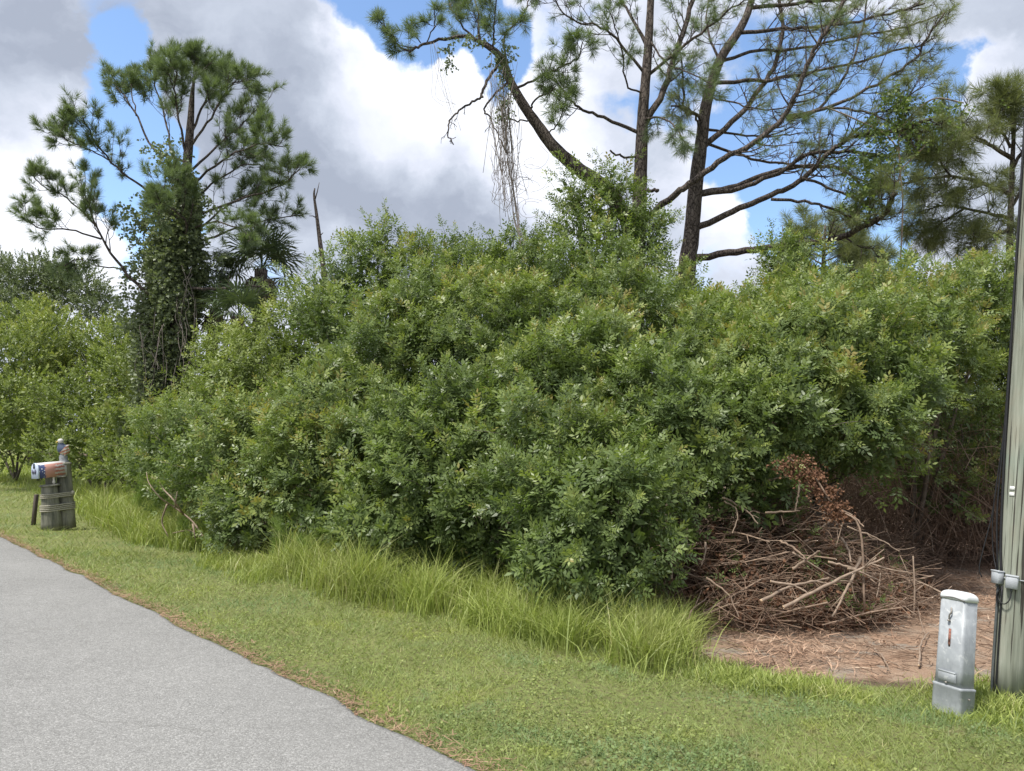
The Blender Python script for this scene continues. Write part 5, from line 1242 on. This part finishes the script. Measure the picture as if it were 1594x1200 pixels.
    m = MB(); m.box((xs + px(8), 0, px(79)), (px(14), px(8), px(0.9)), None, px(.3)); m.build('support_board', M['pile'], root)
    return mtx, px
MTX, pxm = mailbox_stand()
def bird_statue():
    px = pxm
    root = thing('bird_statue', None, 'small painted eagle statue draped in stripes, perched on top of the taller piling', 'statue', mtx=MTX @ Matrix.Translation((px(13), 0.10, px(100))))
    m = MB(); m.lathe([(px(8), 0), (px(7), px(2)), (px(5.5), px(4)), (px(6), px(8)), (px(4.8), px(12)), (px(3.6), px(13.5))], 12); m.build('base', flat('statue_stone', (0.22, 0.23, 0.24), 0.8, 0.4, 40), root)
    fb, t, bs = mat('flag_plumage', 0.5, 0.3); tc = t.new('ShaderNodeTexCoord').outputs['Object']; sp = t.new('ShaderNodeSeparateXYZ'); t.l.new(tc, sp.inputs[0])
    zz = t.math('ADD', sp.outputs[2], t.math('MULTIPLY', sp.outputs[0], -0.35))
    st = t.math('SINE', t.math('MULTIPLY', zz, 2 * math.pi / px(4.6))); stripe = t.mix(t.smooth(st, -0.25, 0.25), (0.45, 0.20, 0.13), (0.55, 0.50, 0.42))
    bl = t.smooth(t.math('ADD', t.math('MULTIPLY', sp.outputs[0], -1.0), t.math('MULTIPLY', t.math('SUBTRACT', sp.outputs[2], px(21)), 0.9)), px(-0.6), px(0.6))
    t.l.new(t.mix(bl, stripe, (0.07, 0.09, 0.14)), bs.inputs['Base Color'])
    rings = []
    for i in range(14):   # leaning torso, shoulders high, tapering to the head
        u = i / 13; z = px(12 + 20 * u); cx = px(2.6) * math.cos(u * 2.6) - px(0.6); r = px(1.0) * [3.2, 5.2, 6.8, 7.8, 8.3, 8.4, 8.2, 7.7, 7.0, 6.1, 5.2, 4.5, 4.0, 3.4][i]
        rings.append([(cx + r * math.cos(a), r * 0.8 * math.sin(a), z) for a in [2 * math.pi * j / 16 for j in range(16)]])
    m = MB(); m.loft(rings); m.build('body', fb, root)
    for sg in (-1, 1):
        m = MB(); rr = []
        for i in range(8):
            u = i / 7; rr.append([(px(4.5) * (1 - u) + px(1) + px(5) * u * 0.2 + px(3.4) * (1 - u * .7) * math.cos(a), sg * px(6.0) * (1 - 0.25 * u) + px(1.3) * math.sin(a), px(27 - 17 * u)) for a in [2 * math.pi * j / 10 for j in range(10)]])
        m.loft(rr[::-1]); m.build('wing', fb, root)
    m = MB(); m.lathe([(px(.5), px(-4)), (px(3.4), px(-2.4)), (px(4.3), 0), (px(3.9), px(2.4)), (px(2.2), px(4)), (px(.3), px(4.6))], 14, (-px(2.6), 0, px(33))); hd = m.build('head', flat('white_feather_paint', (0.52, 0.50, 0.47), 0.6, 0.2, 60), root)
    m = MB(); m.tube([(-px(5.5), -px(1), px(33)), (-px(8), -px(1.5), px(32.6)), (-px(9), -px(1.6), px(31))], [px(1.5), px(1), px(.2)], 8); m.build('beak', flat('yellow_beak', (0.5, 0.35, 0.08), 0.5), hd)
    for sg in (-1, 1):
        m = MB(); m.lathe([(px(.1), -px(.7)), (px(.7), 0), (px(.1), px(.7))], 8, (-px(5.2), sg * px(2.6), px(34))); m.build('eye', flat('black_eye', (0.02, 0.02, 0.02), 0.3), hd)
    for sg in (-1, 1):
        m = MB(); m.tube([(px(0), sg * px(2.5), px(14)), (px(-1), sg * px(2.8), px(11)), (px(-3), sg * px(3), px(8))], [px(1.8), px(1.4), px(1)], 8); m.build('foot', bpy.data.materials['yellow_beak'], root)
bird_statue()
def stake():
    b = gnd(52, 816); top = at(57, 767, b.y); root = thing('wooden_stake', (b.x, b.y, -0.03), 'short dark wooden stake leaning in the grass left of the mailbox stand', 'stake')
    m = MB(); d = (top - b); mt = Vector((d.x, d.y, d.z)).to_track_quat('Z', 'Y').to_matrix()
    m.box(d / 2, (0.052, 0.022, d.length / 2), mt @ Matrix.Rotation(R(8), 3, 'Z'), 0.006); m.build('board', wood_mat('dark_stake_wood', (0.12, 0.10, 0.085), (0.05, 0.04, 0.035)), root)
    m = MB(); m.tube([d * 0.93 + Vector((0.0, -0.03, 0)), d * 0.93 + Vector((0.0, -0.045, 0))], 0.006, 6); m.build('nail_head', flat('rusty_nail', (0.2, 0.1, 0.06), 0.7), root)
stake()

# ------------------------------------------------------------------ utility pole
def pole():
    b = gnd(1566, 1080); b.z = gz(b.x, b.y) - 0.02; t2 = at(1613, 330, b.y + 0.05)
    ax = (t2 - b).normalized(); H = 9.0
    q = ax.to_track_quat('Z', 'Y').to_matrix().to_4x4(); yaw = math.atan2(-b.x, b.y)
    mtx = Matrix.Translation(b) @ q @ Matrix.Rotation(0, 4, 'Z')
    root = thing('utility_pole', None, 'greenish weathered wooden utility pole at the right edge', 'utility pole', mtx=mtx)
    inv = mtx.inverted()
    m, t, bs = mat('treated_pole_wood', 0.85, 0.2); tc = t.new('ShaderNodeTexCoord').outputs['Object']
    n = t.noise(t.vmath('MULTIPLY', tc, (1, 1, 0.05)), 26, 8, 0.7); n2 = t.noise(t.vmath('MULTIPLY', tc, (1, 1, 0.35)), 5, 5, 0.6)
    c = t.ramp(n, [(0.3, (0.15, 0.16, 0.125)), (0.5, (0.25, 0.265, 0.215)), (0.7, (0.35, 0.36, 0.30))])
    c = t.mix(t.smooth(n2, 0.45, 0.68, 0, 0.7), c, (0.27, 0.25, 0.195)); c = t.mix(t.smooth(t.noise(tc, 2.0, 3), 0.5, 0.7, 0, 0.5), c, (0.22, 0.29, 0.24))
    ck = t.noise(t.vmath('MULTIPLY', t.vmath('ADD', tc, (5, 3, 1)), (1, 1, 0.02)), 40, 4, 0.5); crack = t.smooth(ck, 0.385, 0.42)
    c = t.mix(crack, (0.06, 0.055, 0.045), c)
    t.l.new(c, bs.inputs['Base Color']); bump(t, bs, t.math('ADD', n, t.math('MULTIPLY', crack, 0.8)), 0.006, 0.8)
    mb = MB(); mb.lathe([(0.103, 0), (0.103, 0.3), (0.102, 1.0), (0.101, 2.0), (0.10, 4), (0.095, 6), (0.09, 8.9), (0.07, 9.0)], 36); mb.build('pole', m, root)
    grey = flat('grey_plastic_box', (0.36, 0.38, 0.40), 0.5, 0.1, 20); blk = flat('black_cable', (0.018, 0.018, 0.02), 0.5, 0.2); gd = flat('grey_cable_guard', (0.09, 0.10, 0.10), 0.6, 0.25, 15)
    def loc(px_, py_, dd): return inv @ at(px_, py_, b.y + dd)
    # direction from pole to camera in local frame
    cdir = (inv.to_3x3() @ Vector((-b.x, -b.y, 0))).normalized(); rt = Vector((0, 0, 1)).cross(cdir).normalized()   # rt = picture right
    def onface(u, z, out=0.0):   # u: -1..1 across the face as seen, on the surface
        a = math.asin(max(-1, min(1, u))); return (cdir * math.cos(a) + rt * math.sin(a)) * (0.102 + out) + Vector((0, 0, z))
    for u, w, nm in ((-0.80, 0.030, 'a'), (-0.10, 0.030, 'b')):
        a = math.asin(u); nrm = cdir * math.cos(a) + rt * math.sin(a); tg = Vector((0, 0, 1)).cross(nrm)
        R3 = Matrix((tg, -nrm, Vector((0, 0, 1)))).transposed(); zz = 0.885 if u < -0.5 else 0.872
        mm = MB(); mm.box(nrm * 0.126 + Vector((0, 0, zz)), (0.038, 0.024, 0.044), R3, 0.007); bx = mm.build('junction_box', grey, root)
        mm = MB(); mm.box(nrm * 0.126 + Vector((0, 0, zz + 0.046)), (0.041, 0.027, 0.005), R3, 0.003); mm.build('lid', grey, bx)
        mm = MB(); mm.lathe([(0.008, 0), (0.008, 0.02)], 10, tuple(nrm * 0.128 + Vector((0, 0, zz - 0.066)))); mm.build('cable_gland', gd, bx)
    mm = MB(); ring = [Vector((math.cos(a) * 0.1045, math.sin(a) * 0.1045, 0.885)) for a in [2 * math.pi * i / 36 for i in range(37)]]; mm.tube(ring, 0.006, 4, cap=False); mm.build('strap', grey, root)
    def cable(P, r, nm='cable', mt=blk): mm = MB(); mm.tube(spline(P, 6), r, 6); mm.build(nm, mt, root)
    cable([onface(-0.80, 0.0, 0.014), onface(-0.80, 0.4, 0.014), onface(-0.80, 0.83, 0.014)], 0.009, 'cable_guard', gd)
    cable([onface(-0.60, 0.04, 0.010), onface(-0.62, 0.4, 0.010), onface(-0.60, 0.83, 0.012)], 0.006)
    cable([onface(-0.70, 0.93, 0.012), onface(-0.86, 1.2, 0.010), onface(-0.95, 2.0, 0.010), onface(-0.97, 3.5, 0.010), onface(-0.97, 6, 0.01)], 0.009)
    cable([onface(-0.90, 0.93, 0.012), onface(-0.97, 1.4, 0.03), onface(-0.97, 2.2, 0.015), onface(-0.99, 4.5, 0.01)], 0.006)
    cable([onface(-0.9, 0.93, 0.02), onface(-1.0, 1.1, 0.04), onface(-1.0, 1.4, 0.05), onface(-1.0, 1.9, 0.02), onface(-1, 2.3, 0.012)], 0.004)
    cable([onface(-1.0, 2.0, 0.015), onface(-1.0, 1.4, 0.05), onface(-1, 1.05, 0.10), onface(-1, 0.92, 0.115), onface(-1, 0.86, 0.095)], 0.004)
    cable([onface(-0.1, 0.82, 0.012), onface(-0.15, 0.75, 0.03), onface(-0.4, 0.71, 0.03), onface(-0.72, 0.74, 0.02), onface(-0.78, 0.82, 0.012)], 0.004)
    cable([onface(-0.6, 0.83, 0.012), onface(-0.75, 0.76, 0.03), onface(-0.7, 0.68, 0.02)], 0.005)
    cable([onface(-0.80, 0.06, 0.014), onface(-0.75, 0.0, 0.04), onface(-0.6, -0.04, 0.06)], 0.010)
    tag = flat('white_pole_tag', (0.7, 0.7, 0.68), 0.6, 0.1)
    for z in (1.50, 1.545):
        nrm = (cdir * math.cos(-0.45) + rt * math.sin(-0.45)); mm = MB(); R3 = Matrix((Vector((0, 0, 1)).cross(nrm), -nrm, Vector((0, 0, 1)))).transposed(); mm.box(nrm * 0.1035 + Vector((0, 0, z)), (0.017, 0.0025, 0.013), R3, 0.004); mm.build('tag', tag, root)
pole()

# ------------------------------------------------------------------ telephone pedestal
def pedestal():
    b = gnd(1482, 1093); b.z = gz(b.x, b.y) - 0.01; dist = b.y; k = dist / F_PX
    top = at(1495, 905, dist + 0.05); ax = (top - b).normalized(); n = (Vector((-0.90, -0.44, 0))); n = (n - ax * n.dot(ax)).normalized(); x = (-n).cross(ax).normalized()
    mtx = Matrix.Translation(b) @ Matrix((x, -n, ax)).transposed().to_4x4()
    root = thing('telephone_pedestal', None, 'pale grey metal utility pedestal with domed cap, leaning right beside the pole', 'pedestal', mtx=mtx)
    m, t, bs = mat('chalky_galvanised_paint', 0.55, 0.4, 0.15); tc = t.new('ShaderNodeTexCoord').outputs['Object']
    n1 = t.noise(tc, 9, 6, 0.65); n2 = t.noise(t.vmath('MULTIPLY', tc, (1, 1, 0.2)), 30, 5, 0.7); n3 = t.noise(t.vmath('ADD', tc, (3, 1, 2)), 17, 5, 0.6, 0.8)
    c = t.ramp(n1, [(0.3, (0.24, 0.255, 0.27)), (0.55, (0.32, 0.34, 0.355)), (0.75, (0.43, 0.45, 0.46))]); c = t.mix(t.smooth(n2, 0.5, 0.8, 0, 0.45), c, (0.17, 0.175, 0.175)); c = t.mix(t.smooth(n3, 0.58, 0.64, 0, 0.45), c, (0.52, 0.53, 0.52))
    t.l.new(c, bs.inputs['Base Color']); bump(t, bs, n1, 0.002, 0.5)
    W, Dp = 0.098, 0.078
    def rr(w, d, z, r=0.022, dome=0):
        P = []
        for cx, cy, a0 in ((w - r, d - r, 0), (-w + r, d - r, 90), (-w + r, -d + r, 180), (w - r, -d + r, 270)):
            for j in range(6): a = R(a0 + 90 * j / 5); P.append((cx + r * math.cos(a), cy + r * math.sin(a), z))
        return P
    mb = MB(); mb.loft([rr(W * 1.07, Dp * 1.07, -0.03), rr(W * 1.07, Dp * 1.07, 0.0), rr(W * 1.08, Dp * 1.08, 0.17), rr(W * 1.11, Dp * 1.11, 0.175), rr(W * 1.11, Dp * 1.11, 0.188), rr(W * 1.02, Dp * 1.02, 0.192)]); mb.build('base_skirt', m, root)
    mb = MB(); mb.loft([rr(W * 1.0, Dp * 1.0, 0.18), rr(W * 0.985, Dp * .985, 0.30), rr(W * 0.95, Dp * 0.95, 0.775)]); bd = mb.build('body', m, root)
    mb = MB(); mb.box((0, -Dp - 0.004, 0.245), (W * 0.66, 0.011, 0.034), None, 0.010); mb.build('embossed_panel', m, bd)
    mb = MB(); mb.box((0, -Dp - 0.007, 0.278), (W * 0.62, 0.010, 0.006), None, 0.004); mb.build('embossed_panel', m, bd)
    cm = flat('white_cap_paint', (0.62, 0.64, 0.65), 0.5, 0.12, 14)
    mb = MB(); ring = [rr(W * 0.99, Dp * 0.99, 0.765)]
    for i in range(8):
        a = math.pi / 2 * i / 8; f = math.cos(a) ** 0.55; ring.append(rr(W * 1.0 * f, Dp * 1.0 * f, 0.785 + 0.045 * math.sin(a), 0.022 * f + 0.001))
    mb.loft(ring); mb.build('cap', cm, root)
    mb = MB(); mb.tube(spline([(-W * .9, -Dp * 1.0, 0.768), (0, -Dp * 1.03, 0.782), (W * .9, -Dp * 1.0, 0.768)], 6), 0.0035, 5); mb.build('cap_seam', flat('dark_seam', (0.12, 0.11, 0.10), 0.8), root)
    fy = -Dp * 0.985
    hw = flat('rusty_steel', (0.30, 0.27, 0.24), 0.5, 0.35, 40, metal=0.6)
    mb = MB(); mb.tube(spline([(0.0, fy - 0.004, 0.71), (0.006, fy - 0.012, 0.68), (-0.006, fy - 0.012, 0.655), (-0.010, fy - 0.006, 0.63)], 5), 0.005, 6); hsp = mb.build('hasp', hw, root)
    mb = MB(); mb.lathe([(0.002, 0), (0.011, 0.003), (0.011, 0.009), (0.003, 0.012)], 12, (-0.010, fy - 0.008, 0.615)); mb.build('bolt', hw, hsp)
    mb = MB(); mb.box((-0.002, fy - 0.0015, 0.515), (0.008, 0.0018, 0.052)); mb.build('orange_strip', flat('faded_orange_label', (0.27, 0.12, 0.09), 0.7, 0.6, 60), root)
    mb = MB(); mb.box((-0.001, fy - 0.0022, 0.462), (0.006, 0.0018, 0.012)); mb.build('rust_mark', flat('rust', (0.12, 0.06, 0.04), 0.8, 0.3), root)
    mb = MB(); mb.lathe([(0.001, 0), (0.009, 0.001), (0.009, 0.006), (0.002, 0.008)], 10, (0.0, -Dp - 0.010, 0.205)); mb.build('bolt', hw, root)
    mb = MB(); mb.lathe([(0.001, 0), (0.008, 0.002), (0.008, 0.007), (0.002, 0.009)], 10, (W + 0.012, 0.0, 0.12)); mb.build('bolt', hw, root)
pedestal()
for _n in sorted(set(o.name.split('.')[0] for o in S.objects if o.type == 'MESH')):
    _k = sum(len(o.data.loops) - 2 * len(o.data.polygons) for o in S.objects if o.type == 'MESH' and o.name.split('.')[0] == _n and o.data.users == 1)
    if _k > 40000: print('TRI', _n, _k)
print('OBJS', len(S.objects), 'TRIS', sum(sum(len(p.vertices) - 2 for p in me.polygons) if len(me.polygons) < 2000 else len(me.loops) - 2 * len(me.polygons) for me in bpy.data.meshes))
